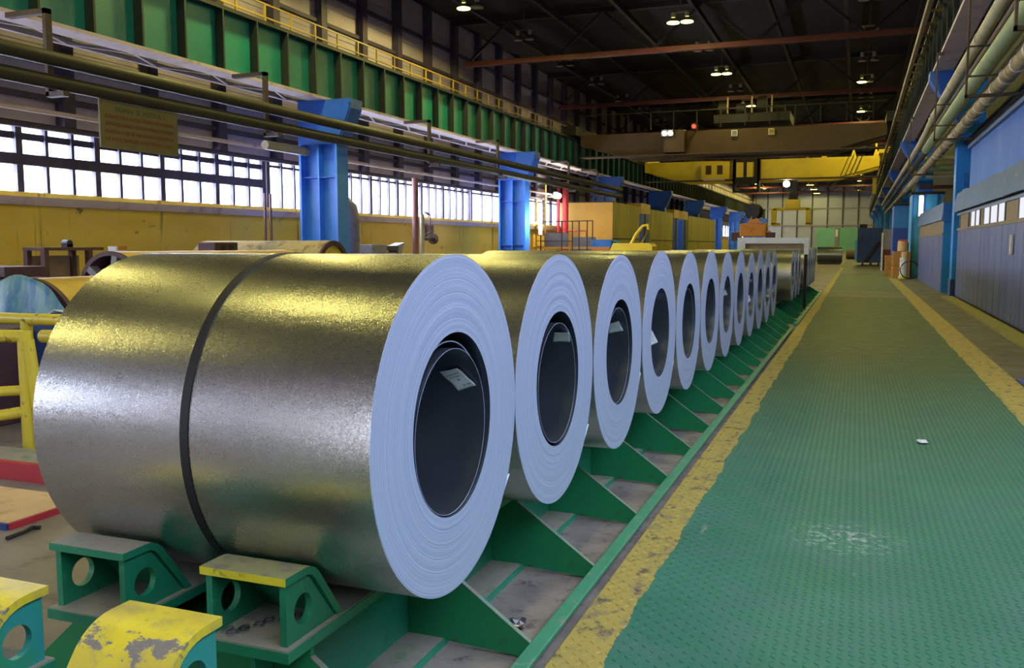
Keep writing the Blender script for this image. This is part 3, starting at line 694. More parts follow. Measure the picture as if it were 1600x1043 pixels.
# ================================================================== COIL BED
GY = [3.358 + .9555 * k for k in range(-7, 17)]
t = thing('coil_bed', (-1.77, 1.2, -.06), 'long green steel bed of two beams with sloping gussets under the coil row', 'beam')
MB().box(-1.78, -1.76, 2.3, 18.9, -.02, .37).box(-1.78, -1.76, -5, 1.95, -.02, .37).build('web', 'green_beam', t)
for ya_, yb_ in ((-5, 1.965), (2.25, 18.9)):
    for xa_ in (-1.94, -2.58): MB().box(xa_, xa_ + .34, ya_, yb_, .37, .40).build('top_flange', 'dust_green', t); MB().box(xa_ - .004, xa_ + .344, ya_ - .003, yb_, .360, .394).build('flange_edge', 'green', t)
MB().box(-1.7, -1.69, 2.3, 18.9, .355, .36).build('flange_edge', 'green_beam', t)
MB().box(-1.95, -1.59, -5, 18.9, -.05, -.015).build('bottom_flange', 'dust_green', t)
MB().box(-1.589, -1.58, .9, 18.9, -.058, -.017).build('bottom_edge', 'green_beam', t)
gp = MB().prism([(-1.757, -.015), (-1.205, -.04), (-1.197, .02), (-1.612, .315), (-1.612, .358), (-1.757, .358)], 'y', -.011, .011).build('gusset', 'green_dark', t)
ge = MB().prism([(-1.197, .02), (-1.612, .315), (-1.612, .318), (-1.195, .0235)], 'y', -.012, .012).build('gusset_edge', 'green_edge', t)
gm = MB().prism([(-2.42, -.05), (-2.95, -.05), (-2.95, -.01), (-2.57, .33), (-2.57, .362), (-2.42, .362)], 'y', -.011, .011).build('gusset', 'green_dark', t)
cp = MB().box(-2.40, -1.78, -.01, .01, -.05, .36).build('cross_plate', 'green_dark', t)
for k, y in enumerate(GY):
    for o_ in (gp, ge, cp, gm):
        if k == 0: o_.data.transform(Matrix.Translation((0, 1.2, 0))); o_.location = (0, y - 1.2, 0)
        else: dup(o_, t, (0, y - 1.2, 0))
def wedge(xc, w_, y):
    """low support between two neighbouring coils"""
    return MB().prism([(y - .26, .40), (y + .26, .40), (y + .13, .60), (y - .13, .60)], 'x', xc - w_ / 2, xc + w_ / 2)
CY = [2.8859 + 1.1982 * k for k in range(12)]
for k in range(11): wedge(-1.77, .30, CY[k] + .599).build('saddle_wedge', 'green', t)
wedge(-1.77, .3, CY[11] + .62).build('saddle_wedge', 'green', t)
MB().box(-2.42, -2.40, 2.3, 18.9, -.06, .37).box(-2.42, -2.40, -5, 1.95, -.06, .37).build('web', 'green_dark', t)
MB().box(-2.56, -2.26, -5, 18.9, -.06, -.02).build('bottom_flange', 'dust_green', t)
for k in range(11): wedge(-2.41, .30, CY[k] + .599).build('saddle_wedge', 'green', t)
wedge(-2.41, .3, CY[11] + .62).build('saddle_wedge', 'green', t)
t = thing('kerb_rail', (-1.16, 1.2, -.06), 'green steel kerb angle between the coil bed and the yellow walkway border', 'kerb')
MB().box(-1.193, -1.125, -5, 18.8, .015, .035).build('top_leg', 'rail', t, bevel=.004); MB().box(-1.193, -1.178, -5, 18.8, -.058, .016).build('side_leg', 'green_dark', t)
# second bed further on
t = thing('coil_bed', (-1.77, 19.6, -.06), 'green bed beam with gussets under the far group of coils', 'beam')
for x in (-1.77, -2.41):
    MB().box(x - .01, x + .01, 19.6, 34, -.05, .37).build('web', 'green_beam', t); MB().box(x - .17, x + .17, 19.6, 34, .37, .40).build('top_flange', 'dust_green', t)
for k in range(8):
    y = 20.2 + 1.75 * k
    MB().prism([(-1.757, -.05), (-1.15, -.05), (-1.145, .02), (-1.612, .315), (-1.612, .364), (-1.757, .364)], 'y', y - .012, y + .012).build('gusset', 'green_dark', t)
for x in (-1.77, -2.41):
    for k in list(range(14, 18)) + list(range(18, 25)): wedge(x, .3, 2.8859 + 1.1982 * k + .599).build('saddle_wedge', 'green', t)
MB().box(-1.2, -1.1, 19.6, 34, -.058, .02).build('edge_bar', 'rail', t)

# saddle blocks
def saddle(xc, yb, dirn, top_mat, edge_mat, side_mat, rim_mat, slope_mat, label, rb=.035):
    """open-backed block; yb = open back edge, dirn = +1 slopes towards +Y"""
    t = thing('saddle_block', (xc, yb, .40), label, 'support block', 'saddle blocks at the head of the coil bed')
    zt = .627; f = .15; sl = .312; th = .026; hw = .163
    P = lambda d, z: (yb + dirn * d, z)
    # outer profile with a rounded knee
    kn = []
    for i in range(7):
        u = i / 6; a = Vector((f - rb * 1.6, zt)); b = Vector((f, zt)); c = Vector((f + rb * .9, zt - rb * 1.33))
        q = a * (1 - u) ** 2 + b * 2 * u * (1 - u) + c * u * u; kn.append((q.x, q.y))
    outer = [(-.012, zt)] + kn + [(sl, .40)]
    inner = [(-.012, zt - th)] + [(x - .010 - .014 * i / 6, z - th + .010 * i / 6) for i, (x, z) in enumerate(kn)] + [(sl - .031, .40)]
    n_ = len(outer); m = MB()
    vs = [(xc - hw, *P(*q)) for q in outer] + [(xc + hw, *P(*q)) for q in outer] + [(xc - hw, *P(*q)) for q in inner] + [(xc + hw, *P(*q)) for q in inner]
    fs_top = [(i, i + 1, n_ + i + 1, n_ + i) for i in range(n_ - 1)]
    fs = [(2 * n_ + i, 3 * n_ + i, 3 * n_ + i + 1, 2 * n_ + i + 1) for i in range(n_ - 1)]
    fs += [(i, 2 * n_ + i, 2 * n_ + i + 1, i + 1) for i in range(n_ - 1)] + [(n_ + i, n_ + i + 1, 3 * n_ + i + 1, 3 * n_ + i) for i in range(n_ - 1)]
    fs += [(0, n_, 3 * n_, 2 * n_), (n_ - 1, 2 * n_ - 1, 4 * n_ - 1, 3 * n_ - 1)]
    bent = MB().add(vs, fs_top + fs).build('bent_plate', edge_mat, t, smooth=True)
    for mm in (top_mat, rim_mat, slope_mat): bent.data.materials.append(M[mm])
    for p_ in bent.data.polygons:
        c_ = p_.center; nn = p_.normal
        if abs(nn.x) > .8: p_.material_index = 2
        elif nn.z > .8 and c_.z > .2: p_.material_index = 1
        elif nn.z > .05 and c_.y * dirn > .06: p_.material_index = 3
        elif nn.y * dirn < -.5 and abs(c_.y) < .05: p_.material_index = 0
        else: p_.material_index = 2
    # side plates with a round hole
    for sx in (-1, 1):
        x0 = xc + sx * .128; x1 = x0 + .024 * sx
        poly = [(.004, .40)] + [(.004, zt - th)] + [(x - .006, z - .004) for x, z in inner[1:-1]] + [(sl - .034, .40)]
        cx, cz, r = .095, .492, .050; m = MB(); N = 24
        hole = [(cx + r * math.cos(2 * math.pi * i / N), cz + r * math.sin(2 * math.pi * i / N)) for i in range(N)]
        # outline sampled by angle about the hole centre
        def hit(a):
            dx, dz = math.cos(a), math.sin(a); best = 9
            for (ax, az), (bx, bz) in zip(poly, poly[1:] + poly[:1]):
                ex, ez = bx - ax, bz - az; den = dx * ez - dz * ex
                if abs(den) < 1e-9: continue
                tt = ((ax - cx) * ez - (az - cz) * ex) / den; uu = ((ax - cx) * dz - (az - cz) * dx) / den
                if tt > 0 and -1e-6 <= uu <= 1 + 1e-6: best = min(best, tt)
            return (cx + dx * best, cz + dz * best)
        angs = sorted([2 * math.pi * i / N for i in range(N)] + [math.atan2(z - cz, x - cx) % (2 * math.pi) for x, z in poly])
        K = len(angs); ho = [(cx + r * math.cos(a), cz + r * math.sin(a)) for a in angs]; ou = [hit(a) for a in angs]
        vs = [(x0, *P(*q)) for q in ho] + [(x0, *P(*q)) for q in ou] + [(x1, *P(*q)) for q in ho] + [(x1, *P(*q)) for q in ou]
        fs = []
        for i in range(K):
            j = (i + 1) % K
            fs += [(i, j, K + j, K + i), (2 * K + i, 3 * K + i, 3 * K + j, 2 * K + j), (i, 2 * K + i, 2 * K + j, j), (K + i, K + j, 3 * K + j, 3 * K + i)]
        MB().add(vs, fs).build('side_plate', side_mat, t)
    return t
saddle(-1.77, 2.27, 1, 'dust_yellow', 'yellow_edge', 'green', 'green', 'green', 'open green block with a yellow top edge under the strapped coil, beside the walkway')
saddle(-2.41, 2.27, 1, 'dust_green', 'green', 'green', 'green', 'green', 'open green block with a dusty grey top under the strapped coil')
saddle(-1.77, 1.95, -1, 'yellow_worn', 'yellow_worn', 'teal_side', 'yellow_worn', 'yellow_worn', 'block with a chipped yellow curved top and teal sides, in front of the yellow-edged one', .06)
saddle(-2.41, 1.95, -1, 'yellow_worn', 'yellow_worn', 'teal_side', 'yellow_worn', 'yellow_worn', 'block with a chipped yellow top and round hole, on the window-side bed beam', .06)
# strap seals lying in the block
for i, (dx, dy, a) in enumerate([(-.10, .03, 0), (-.06, .06, 1), (-.03, .10, 2), (-.075, .015, .4), (-.02, .14, 1.2), (.02, .17, 2.2), (.05, .20, .3), (-.05, .045, 2.8)]):
    m = MB(); n = 12; x, y = -1.77 + dx, 2.28 + dy
    ri = [(x + .011 * math.cos(2 * math.pi * k / n), y + .015 * math.sin(2 * math.pi * k / n)) for k in range(n)]; ro = [(x + .017 * math.cos(2 * math.pi * k / n), y + .022 * math.sin(2 * math.pi * k / n)) for k in range(n)]
    vs = [(*q, .401) for q in ro] + [(*q, .401) for q in ri] + [(*q, .409) for q in ro] + [(*q, .409) for q in ri]
    fs = []
    for k in range(n):
        j = (k + 1) % n; fs += [(k, j, 2 * n + j, 2 * n + k), (n + k, 3 * n + k, 3 * n + j, n + j), (2 * n + k, 2 * n + j, 3 * n + j, 3 * n + k), (k, n + k, n + j, j)]
    tag(m.add(vs, fs).build('scrap_ring', 'seal'), 'small bright steel ring lying inside the yellow-edged green block', 'ring', 'scrap rings inside the yellow-edged block')
# crumpled foil scraps
for (x, y, z, r, lb) in [(-1.36, 3.62, -.035, .045, 'crumpled shiny foil scrap in the pit beside the kerb'), (.557, 8.14, .003, .045, 'small pale crumpled scrap lying on the green walkway')]:
    m = MB(); n = 9; random.seed(3)
    for j in range(5):
        for i in range(n): a = 2 * math.pi * i / n; q = r * math.sin(math.pi * (j + .3) / 5) * random.uniform(.6, 1.25); m.v.append((x + q * math.cos(a), y + q * 1.2 * math.sin(a), z + r * .35 * (1 - math.cos(math.pi * j / 4.5)) * random.uniform(.5, 1)))
    for j in range(4):
        for i in range(n): m.f.append((j * n + i, j * n + (i + 1) % n, (j + 1) * n + (i + 1) % n, (j + 1) * n + i))
    m.f += [tuple(range(n)), tuple(range(4 * n, 5 * n))]
    tag(m.build('foil_scrap', 'seal' if x < 0 else 'paper'), lb, 'scrap')

# ================================================================== THE COILS
XF = -1.3176; WID = 1.33
COILS = [(2.8859, 1.0142, .6027), (4.0841, 1.011, .5929), (5.2824, 1.007, .5821), (6.4806, 1.0156, .5904), (7.6788, 1.0054, .5833), (8.8771, 1.008, .5819),
         (10.0753, .9982, .5737), (11.2735, .9991, .5759), (12.4718, .9825, .5599), (13.67, .9929, .576), (14.8682, .9923, .5698), (16.0665, .9973, .5687)]
LB = ['steel coil with a black strap and creased paper tag, heading the row',
      'second coil of the row, its inner wraps sagging away from the bore', 'third coil of the row, with a square paper tag high in its bore',
      'fourth coil of the row, with a tilted paper tag low in its bore', 'fifth steel coil of the row, counted from the strapped one', 'sixth steel coil of the row, counted from the strapped one',
      'seventh coil of the row, with a small tag in its bore', 'eighth steel coil of the row, counted from the strapped one', 'ninth coil of the row, with two small tags in its bore',
      'tenth steel coil of the row, counted from the strapped one', 'eleventh steel coil of the row, counted from the strapped one', 'twelfth coil of the row, last before the gap']
GAPS = {0: (.055, 95), 1: (.06, 130), 2: (.05, 60), 4: (.05, 35), 5: (.035, 80), 6: (.03, 90), 7: (.03, 80), 8: (.04, 90), 9: (.05, 90), 10: (.04, 90), 11: (.04, 80)}
TAGS = {0: [[(-1.487, 37.6), (-1.406, 43.9), (-1.348, 26.3), (-1.426, 20.6)]], 1: [[(-1.402, 53.9), (-1.325, 56), (-1.335, 39.2), (-1.424, 39.2)]],
        2: [[(-1.45, 36.8), (-1.378, 43.8), (-1.357, 27), (-1.451, 22.7)]], 3: [[(-1.462, -9.8), (-1.449, -2.3), (-1.395, -19.5), (-1.451, -25.6)]],
        6: [[(-1.40, 28), (-1.37, 36), (-1.35, 22), (-1.39, 20)]], 8: [[(-1.36, 54), (-1.325, 56), (-1.325, 44), (-1.36, 42)], [(-1.40, -8), (-1.37, 0), (-1.35, -16), (-1.38, -24)]]}
TAILS = {0: -37, 1: -41, 2: -28, 4: -34, 5: -38, 6: -40, 3: -33}
def coil(idx, yc, zc, r, label, w_=WID, n=112, detail=True):
    t = thing('steel_coil', (XF, yc, zc), label, 'steel coil', 'galvanized coils lined up on the green bed')
    ri = r * .545; xb = XF - w_
    MB().lathe_x([(XF - .003, r), (xb, r)], yc, zc, n).build('outer_wrap', 'coil_side', t, smooth=True)
    prof = [(XF - .003, r)]; k = 26 if detail else 4; rnd = random.Random(idx)
    for j in range(k + 1):
        q = r - (r - ri) * j / k; prof.append((XF + (rnd.uniform(-.0012, .0012) if 0 < j < k else 0), q))
    MB().lathe_x(prof, yc, zc, n).build('wound_face', 'coil_face', t, smooth=True)
    MB().lathe_x([(xb, r), (xb, ri)], yc, zc, n).build('back_face', 'coil_face', t)
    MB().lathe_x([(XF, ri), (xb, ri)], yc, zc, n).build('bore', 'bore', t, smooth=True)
    e, ang = GAPS.get(idx, (.0, 90)); rw = ri - e * .5 - .004
    if e:
        dy, dz = -math.cos(R(ang)) * e * .5, -math.sin(R(ang)) * e * .5
        a0, a1 = XF - .012, xb + .05
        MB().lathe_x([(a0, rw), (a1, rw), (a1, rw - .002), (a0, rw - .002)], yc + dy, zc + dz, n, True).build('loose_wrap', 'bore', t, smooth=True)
        MB().lathe_x([(a0 + .001, rw), (a0 + .001, rw - .0016), (a0 - .002, rw - .0016), (a0 - .002, rw)], yc + dy, zc + dz, n, True).build('wrap_edge', 'coil_face', t, smooth=True)
        if idx == 0:
            r2 = rw + .013
            MB().lathe_x([(a0 - .02, r2), (a1, r2), (a1, r2 - .0015), (a0 - .02, r2 - .0015)], yc + dy * .55, zc + dz * .55, n, True).build('loose_wrap', 'bore', t, smooth=True)
            MB().lathe_x([(a0 - .019, r2 + .001), (a0 - .019, r2 - .0024), (a0 - .023, r2 - .0024), (a0 - .023, r2 + .001)], yc + dy * .55, zc + dz * .55, n, True).build('wrap_edge', 'coil_face', t, smooth=True)
    else: dy = dz = 0
    for qd in TAGS.get(idx, []):
        N = 8; rt = rw - .006; vs = []
        for j in range(N + 1):
            for i in range(N + 1):
                u, v = i / N, j / N
                A = [qd[0][c] * (1 - u) * (1 - v) + qd[1][c] * u * (1 - v) + qd[2][c] * u * v + qd[3][c] * (1 - u) * v for c in (0, 1)]
                q = rt - .003 - .004 * math.sin(v * 5 + u * 2) ** 2; a = R(A[1]); vs.append((A[0], yc + dy + q * math.cos(a), zc + dz + q * math.sin(a)))
        fs = [(j * (N + 1) + i, j * (N + 1) + i + 1, (j + 1) * (N + 1) + i + 1, (j + 1) * (N + 1) + i) for j in range(N) for i in range(N)]
        o = MB().add(vs, fs).build('paper_tag', 'paper', t, smooth=True); o['label'] = 'white paper tag stuck inside the bore'
        so = o.modifiers.new('thickness', 'SOLIDIFY'); so.thickness = .001
        if idx == 0:   # printed rows
            m = MB()
            for v0, us in ((.22, (.12, .22, .30, .42, .55, .63, .74)), (.36, (.15, .26, .36, .47, .6)), (.52, (.42, .50)), (.80, (.45, .53, .66, .74, .82))):
                for u0 in us:
                    qs = []
                    for u, v in ((u0, v0), (u0 + .05, v0), (u0 + .05, v0 + .07), (u0, v0 + .07)):
                        A = [qd[0][c] * (1 - u) * (1 - v) + qd[1][c] * u * (1 - v) + qd[2][c] * u * v + qd[3][c] * (1 - u) * v for c in (0, 1)]
                        q = rt - .0045 - .004 * math.sin(v * 5 + u * 2) ** 2; a = R(A[1]); qs.append((A[0], yc + dy + q * math.cos(a), zc + dz + q * math.sin(a)))
                    m.add(qs, [(0, 1, 2, 3)])
            m.build('print', 'ink', o)
    if idx in TAILS:
        a = R(TAILS[idx]); c_, s_ = math.cos(a), math.sin(a); m = MB(); vs = []
        L = [.34, .46, .40, .30, .30, .28, .3][min(idx, 6)] * .22
        for j in range(5):
            u = j / 4; py = yc + (r + .001 + .014 * u * u) * c_ - s_ * (u * L) * 1.0; pz = zc + (r + .001 + .014 * u * u) * s_ + c_ * (u * L) * 1.0
            vs += [(XF + .001, py, pz), (xb + .1, py, pz)]
        o = MB().add(vs, [(2 * j, 2 * j + 1, 2 * j + 3, 2 * j + 2) for j in range(4)]).build('tail_end', 'coil_face', t, smooth=True)
        so = o.modifiers.new('thickness', 'SOLIDIFY'); so.thickness = .003
    return t
for i, (yc, zc, r) in enumerate(COILS):
    t = coil(i, yc, zc, r, LB[i])
    if i == 0:
        MB().lathe_x([(-2.013, r + .001), (-2.013, r + .004), (-1.981, r + .004), (-1.981, r + .001)], yc, zc, 112, True).build('strap', 'strap', t, smooth=True)['label'] = 'black strap around the coil'
FAR = [(15, 'first coil after the gap in the row'), (16, 'second coil after the gap in the row'), (17, 'third coil after the gap, in front of the white portal frame'),
       (19, 'first coil behind the white portal frame'), (20, 'second coil behind the white portal frame'), (21, 'third coil behind the white portal frame'),
       (22, 'fourth coil behind the white portal frame'), (23, 'fifth coil behind the white portal frame'), (24, 'last coil of the far group behind the white portal frame')]
for k, lb in FAR: coil(40 + k, 2.8859 + 1.1982 * k, .98, .56, lb, n=64, detail=False)
# white portal frame over the row
t = thing('portal_frame', (-2, 24.45, -.06), 'white portal frame standing over the row of coils', 'frame')
MB().box(-2.95, -1.16, 24.3, 24.44, 1.68, 1.83).build('crossbar', 'white', t); MB().box(-1.28, -1.16, 24.3, 24.44, 1.40, 1.68).build('upright', 'white', t); MB().box(-1.27, -1.2, 24.32, 24.42, -.06, 1.40).build('upright', 'steel_dark', t); MB().box(-2.95, -2.75, 24.3, 24.44, -.06, 1.68).build('upright', 'white', t)
MB().box(-2.9, -1.3, 24.44, 24.5, 1.5, 1.68).build('crosspanel', 'tan_board', t)
# stacked dark coils at the far end of the walkway
for i, (x0, x1, y, r, lb) in enumerate([(-3.35, -1.25, 85, .70, 'dark shiny coil lying across the far end of the walkway'), (-4.9, -3.5, 86, .62, 'dark coil just behind the last coils of the far group'), (-1.2, .1, 110, .5, 'pale coil on the floor beyond the dark far coils')]):
    t = thing('steel_coil', (x0, y, -.06), lb, 'steel coil'); zc = r - .06 + .12
    MB().lathe_x([(x0, r), (x1, r)], y, zc, 40).build('outer_wrap', 'bore' if i < 2 else 'tan_board', t, smooth=True)
    MB().lathe_x([(x1, r), (x1 + .01, r * .5)], y, zc, 40).build('wound_face', 'blue_navy', t); MB().lathe_x([(x1, r * .5), (x0, r * .5)], y, zc, 40).build('bore', 'black', t)
    MB().lathe_x([(x0, r), (x0 - .01, r * .5)], y, zc, 40).build('back_face', 'blue_navy', t)
    MB().box(x0 + .1, x1 - .1, y - .5, y - .3, -.06, .22).box(x0 + .1, x1 - .1, y + .3, y + .5, -.06, .22).build('cradle', 'black', t)

# ================================================================== MID-HALL, WINDOW SIDE
def cabin(name, x0, x1, y0, y1, zt, label, front, side):
    t = thing(name, (x1, y0, -.06), label, 'cabin')
    MB().box(x0, x1 - .02, y0, y0 + .1, -.06, zt - .02).build('front_wall', front, t)
    n_ = max(3, int((y1 - y0) / 2)); st = (y1 - y0) / n_
    for k in range(n_): MB().box(x1 - .08, x1, y0 + k * st + .02, y0 + (k + 1) * st - .02, -.06, zt).build('side_panel', side, t)
    MB().box(x0, x1 - .09, y0 + .1, y1, zt - .25, zt - .05).build('roof', 'grey_box', t)
    MB().box(x1 - .02, x1 + .03, y0, y1, zt - 2.9, zt - 2.8).build('rail', 'hanger', t)
    MB().box(x0 - .1, x1 + .08, y0 - .08, y0 + .2, zt - .02, zt + .06).build('eave', 'hanger', t)
    return t
cabin('yellow_cabin', -22.3, -18.0, 69.3, 78.6, 4.97, 'big warm yellow cabin between the second and third blue columns', 'cab_orange', 'cab_green')  # front wall warmer and brighter than the sides: daylight put into the paint
for i_, (ya_, yb_, lb_) in enumerate([(79.2, 82.8, 'steel blue duct post between the warm yellow cabin and the next one'), (94.6, 97.2, 'first of two steel blue duct posts before the long yellow cabin'), (99.8, 102.6, 'second of two steel blue duct posts before the long yellow cabin')]):
    t = thing('duct_post', (-18.6, ya_, -.06), lb_, 'post')
    MB().box(-19.2, -18.05, ya_, yb_, -.06, 4.4).build('casing', 'bracket', t); MB().box(-19.3, -17.98, ya_ - .1, yb_ + .1, 4.4, 5.3).build('hood', 'yellow_drum', t); MB().box(-18.05, -18.0, (ya_ + yb_) / 2 - .1, (ya_ + yb_) / 2 + .1, -.06, 4.4).build('seam', 'post', t)
cabin('yellow_cabin', -22.3, -18.0, 83.5, 94.0, 4.9, 'pale yellow cabin just past the warm yellow one', 'cab_green', 'cab_green')
cabin('yellow_cabin', -22.3, -18.0, 103.3, 124, 4.9, 'long yellow cabin, third of the three along the window wall', 'cab_green', 'cab_green')
t = thing('wall_ladder', (-22, 63.4, -.06), 'pale yellow upright ladder beside the tall red standing pipe', 'ladder')
for x in (-22.25, -21.55): MB().box(x - .05, x + .05, 63.3, 63.4, -.06, 6.0).build('stile', 'cab_orange', t)
for k in range(14): MB().box(-22.2, -21.6, 63.32, 63.38, .3 + .4 * k, .36 + .4 * k).build('rung', 'cab_orange', t)
t = thing('riser_pipe', (-21.2, 66, -.06), 'tall red standing pipe in front of the warm yellow cabin', 'pipe')
MB().cyl((-21.0, 66.5, -.06), (-21.0, 66.5, 6.4), .24, 14).build('pipe', 'red_pipe', t, smooth=True); MB().cyl((-21.55, 66.5, 2.6), (-21.55, 66.5, 6.0), .12, 10).build('branch', 'red_pipe', t, smooth=True); MB().tube([(-21.0, 66.5, 2.7), (-19.3, 66.5, 2.7), (-19.3, 66.5, .3)], .07, 8).build('branch', 'red_pipe', t, smooth=True)
t = thing('cage_trolley', (-20.5, 62, -.06), 'tubular cage trolley of thin bars before the warm yellow cabin', 'trolley')
YB = 62.5
def zz(v): return v
for x, zt in ((-21.6, 3.3), (-20.0, 3.35), (-19.2, 3.35), (-18.7, 3.35), (-18.1, 3.35), (-17.7, 3.35)): MB().box(x - .035, x + .035, YB - .03, YB + .03, -.06, zt).build('bar', 'hanger', t)
MB().bar((-21.6, YB, 3.3), (-17.7, YB, 3.35), .07).build('top_bar', 'hanger', t); MB().bar((-21.6, YB, 1.9), (-19.2, YB, 1.9), .06).build('mid_bar', 'hanger', t)
MB().box(-21.5, -19.7, YB + .5, YB + .6, 1.5, 2.5).build('screen', 'grey_box', t); MB().box(-19.4, -17.6, YB + .5, YB + .6, 1.0, 2.2).build('screen', 'grey_box', t)
MB().box(-22.3, -17.4, YB + .4, YB + .5, 1.35, 1.5).build('skirt', 'cab_orange', t)
t = thing('blue_tank', (-17.2, 63, -.06), 'small bright blue tank beside the cage trolley', 'tank')
MB().box(-17.35, -15.9, 61, 62.4, -.06, 2.0).build('body', 'blue_box', t, bevel=.08); MB().tube([(-15.9, 61.6, 1.9), (-15.5, 61.6, 1.8), (-15.45, 61.6, 1.4), (-15.9, 61.6, 1.2)], .08, 8).build('pipe', 'blue_light', t, smooth=True); MB().box(-17.3, -16.0, 60.8, 61, 1.2, 1.5).build('lamp_bar', 'orange', t)
t = thing('lifting_hook', (-14, 58, -.06), 'yellow crane attachment with a big loop, resting behind the coils', 'hook')
YH = 56.0
MB().prism([(-14.9, .9), (-14.5, 1.75), (-12.2, 1.75), (-12.0, 1.55), (-12.0, .9)], 'y', YH, YH + 1.5).build('body', 'crane_yellow', t); MB().box(-14.8, -12.1, YH + .1, YH + 1.4, -.06, .9).build('foot', 'rust_brown', t)
MB().tube([(-13.5, YH + .7, 1.7), (-13.2, YH + .7, 2.3), (-12.75, YH + .7, 2.85), (-12.45, YH + .7, 2.9), (-12.4, YH + .7, 2.6), (-12.85, YH + .7, 1.7)], .10, 10).build('loop', 'crane_yellow', t, smooth=True)
t = thing('fluorescent_batten', (-20.6, 50.6, 2.2), 'white strip of light standing beside the second blue column', 'lamp')
MB().box(-17.95, -17.85, 51.6, 51.7, 2.3, 3.6).build('tube', 'glow_tube', t); MB().box(-18.0, -17.8, 51.7, 51.75, 2.25, 3.65).build('housing', 'white', t); MB().box(-18.6, -17.8, 51.7, 51.75, 2.9, 3.0).build('bracket', 'white', t)
def small_light(o, loc, e, col, r=.2):
    d = bpy.data.lights.new('lamp_light', 'POINT'); d.energy = e; d.color = col; d.shadow_soft_size = r
    l = bpy.data.objects.new('lamp_light', d); COL.objects.link(l); l.parent = o; l.location = Vector(loc) - OFF[o.name]
small_light(t, (-17.7, 51.4, 3.0), 250, (.9, .95, 1.0), .4)
t = thing('work_lamp', (-18.6, 66, 5.5), 'small bright floodlight under the girder before the warm yellow cabin', 'lamp')
MB().cyl((-20.8, 64, 5.25), (-20.65, 63.9, 5.2), .2, 12).build('glass', 'glow_tube', t); MB().box(-21.1, -20.8, 63.9, 64.2, 5.05, 5.5).build('housing', 'blue_light', t); MB().box(-22.5, -21.1, 64, 64.1, 5.12, 5.22).build('arm', 'hanger', t)

small_light(t, (-20.9, 63.6, 5.1), 420, (1.0, .9, .7))
# ================================================================== CRANES
def haunch(x0, x1, zt, zb, he): return [(x0, zt), (x1, zt), (x1, zb + he), (x1 - 3.4, zb), (x0 + 3.4, zb), (x0, zb + he)]
t = thing('bridge_crane', (-8.5, 63, 9.28), 'brown overhead travelling crane spanning the hall, the closer of two', 'crane')
MB().prism(haunch(-18.8, 1.5, 9.40, 7.75, .9), 'y', 63.0, 64.0).build('girder', 'crane_brown', t); MB().prism(haunch(-18.8, 1.5, 9.6, 7.85, .9), 'y', 67.0, 68.0).build('girder', 'crane_brown', t)
for xa_, xb_ in ((-19.6, -18.7), (1.4, 2.6)): MB().box(xa_, xb_, 61.5, 69.5, 9.29, 9.9).build('end_carriage', 'crane_dark', t)
MB().box(-18.6, 1.4, 62.1, 63.0, 7.72, 7.80).build('walkway', 'hanger', t)
for k in range(13): MB().box(-18.6 + 1.6 * k, -18.53 + 1.6 * k, 63.1, 63.16, 9.6, 10.8).build('railing_post', 'crane_dark', t)
MB().box(-18.6, 1.4, 63.1, 63.16, 10.75, 10.82).build('railing', 'crane_dark', t)
MB().box(-9.5, -4.5, 63.6, 67.4, 9.9, 10.5).build('trolley', 'crane_dark', t)
for x, h_ in ((-9.0, 1.0), (-7.8, .8), (-6.4, 1.2), (-5.2, .7)): MB().cyl((x - .3, 64.6, 10.5 + h_ / 2), (x + .3, 64.6, 10.5 + h_ / 2), h_ / 2, 14).build('motor', 'crane_dark', t, smooth=True)
for x in (-8.6, -7.0, -5.7): MB().box(x - .05, x + .05, 63.7, 63.8, 10.4, 11.6).build('mast', 'tan_board', t)
MB().box(-12.6, -11.2, 62.0, 63.0, 7.9, 9.4).build('cab', 'crane_brown', t)
rd = thing('signal_lamp', (-11.3, 61.9, 9.5), 'small red signal lamp on the brown crane', 'lamp')
MB().cyl((-10.55, 61.95, 9.55), (-10.55, 61.8, 9.55), .13, 12).build('glass', 'glow_red', rd); MB().box(-10.75, -10.35, 61.95, 62.3, 9.35, 9.76).build('housing', 'crane_dark', rd); MB().box(-10.6, -10.5, 62.3, 63, 9.4, 9.5).build('arm', 'crane_dark', rd)
wk = thing('work_lamp', (-12, 61.9, 9.2), 'pair of small greenish work lamps on the end of the brown crane', 'lamp')
for x in (-12.5, -12.1): MB().cyl((x, 61.75, 9.15), (x, 61.65, 9.15), .15, 12).build('glass', 'glow_work', wk)
MB().box(-12.75, -11.9, 61.75, 62.0, 8.95, 9.4).build('housing', 'crane_dark', wk); MB().box(-12.72, -12.64, 62.0, 63.0, 9.1, 9.2).build('arm', 'crane_dark', wk)
for x in (-8.0, -5.6): 
    b_ = thing('control_box', (x, 62.5, 9.0), '%s fixed to the brown crane girder' % ('small white switch box' if x < -7 else 'small yellow winch box'), 'box')
    MB().box(x - .2, x + .2, 62.8, 63, 8.9, 9.3).build('casing', 'white' if x < -7 else 'crane_yellow', b_); MB().box(x - .15, x + .15, 62.78, 62.8, 8.95, 9.25).build('door', 'grey_box', b_)
t = thing('crane_hook_block', (-6.85, 63, 2.1), 'orange lifting block with claws under a dark pulley, hanging above the coils', 'hook block')
MB().cyl((-6.95, 65, 3.95), (-6.75, 65.6, 3.95), .55, 20).build('pulley', 'crane_dark', t, smooth=True); MB().box(-7.0, -6.97, 65.28, 65.32, 3.9, 9.9).box(-6.73, -6.70, 65.28, 65.32, 3.9, 9.9).box(-6.9, -6.8, 65.2, 65.4, 3.3, 3.95).build('ropes', 'crane_dark', t)
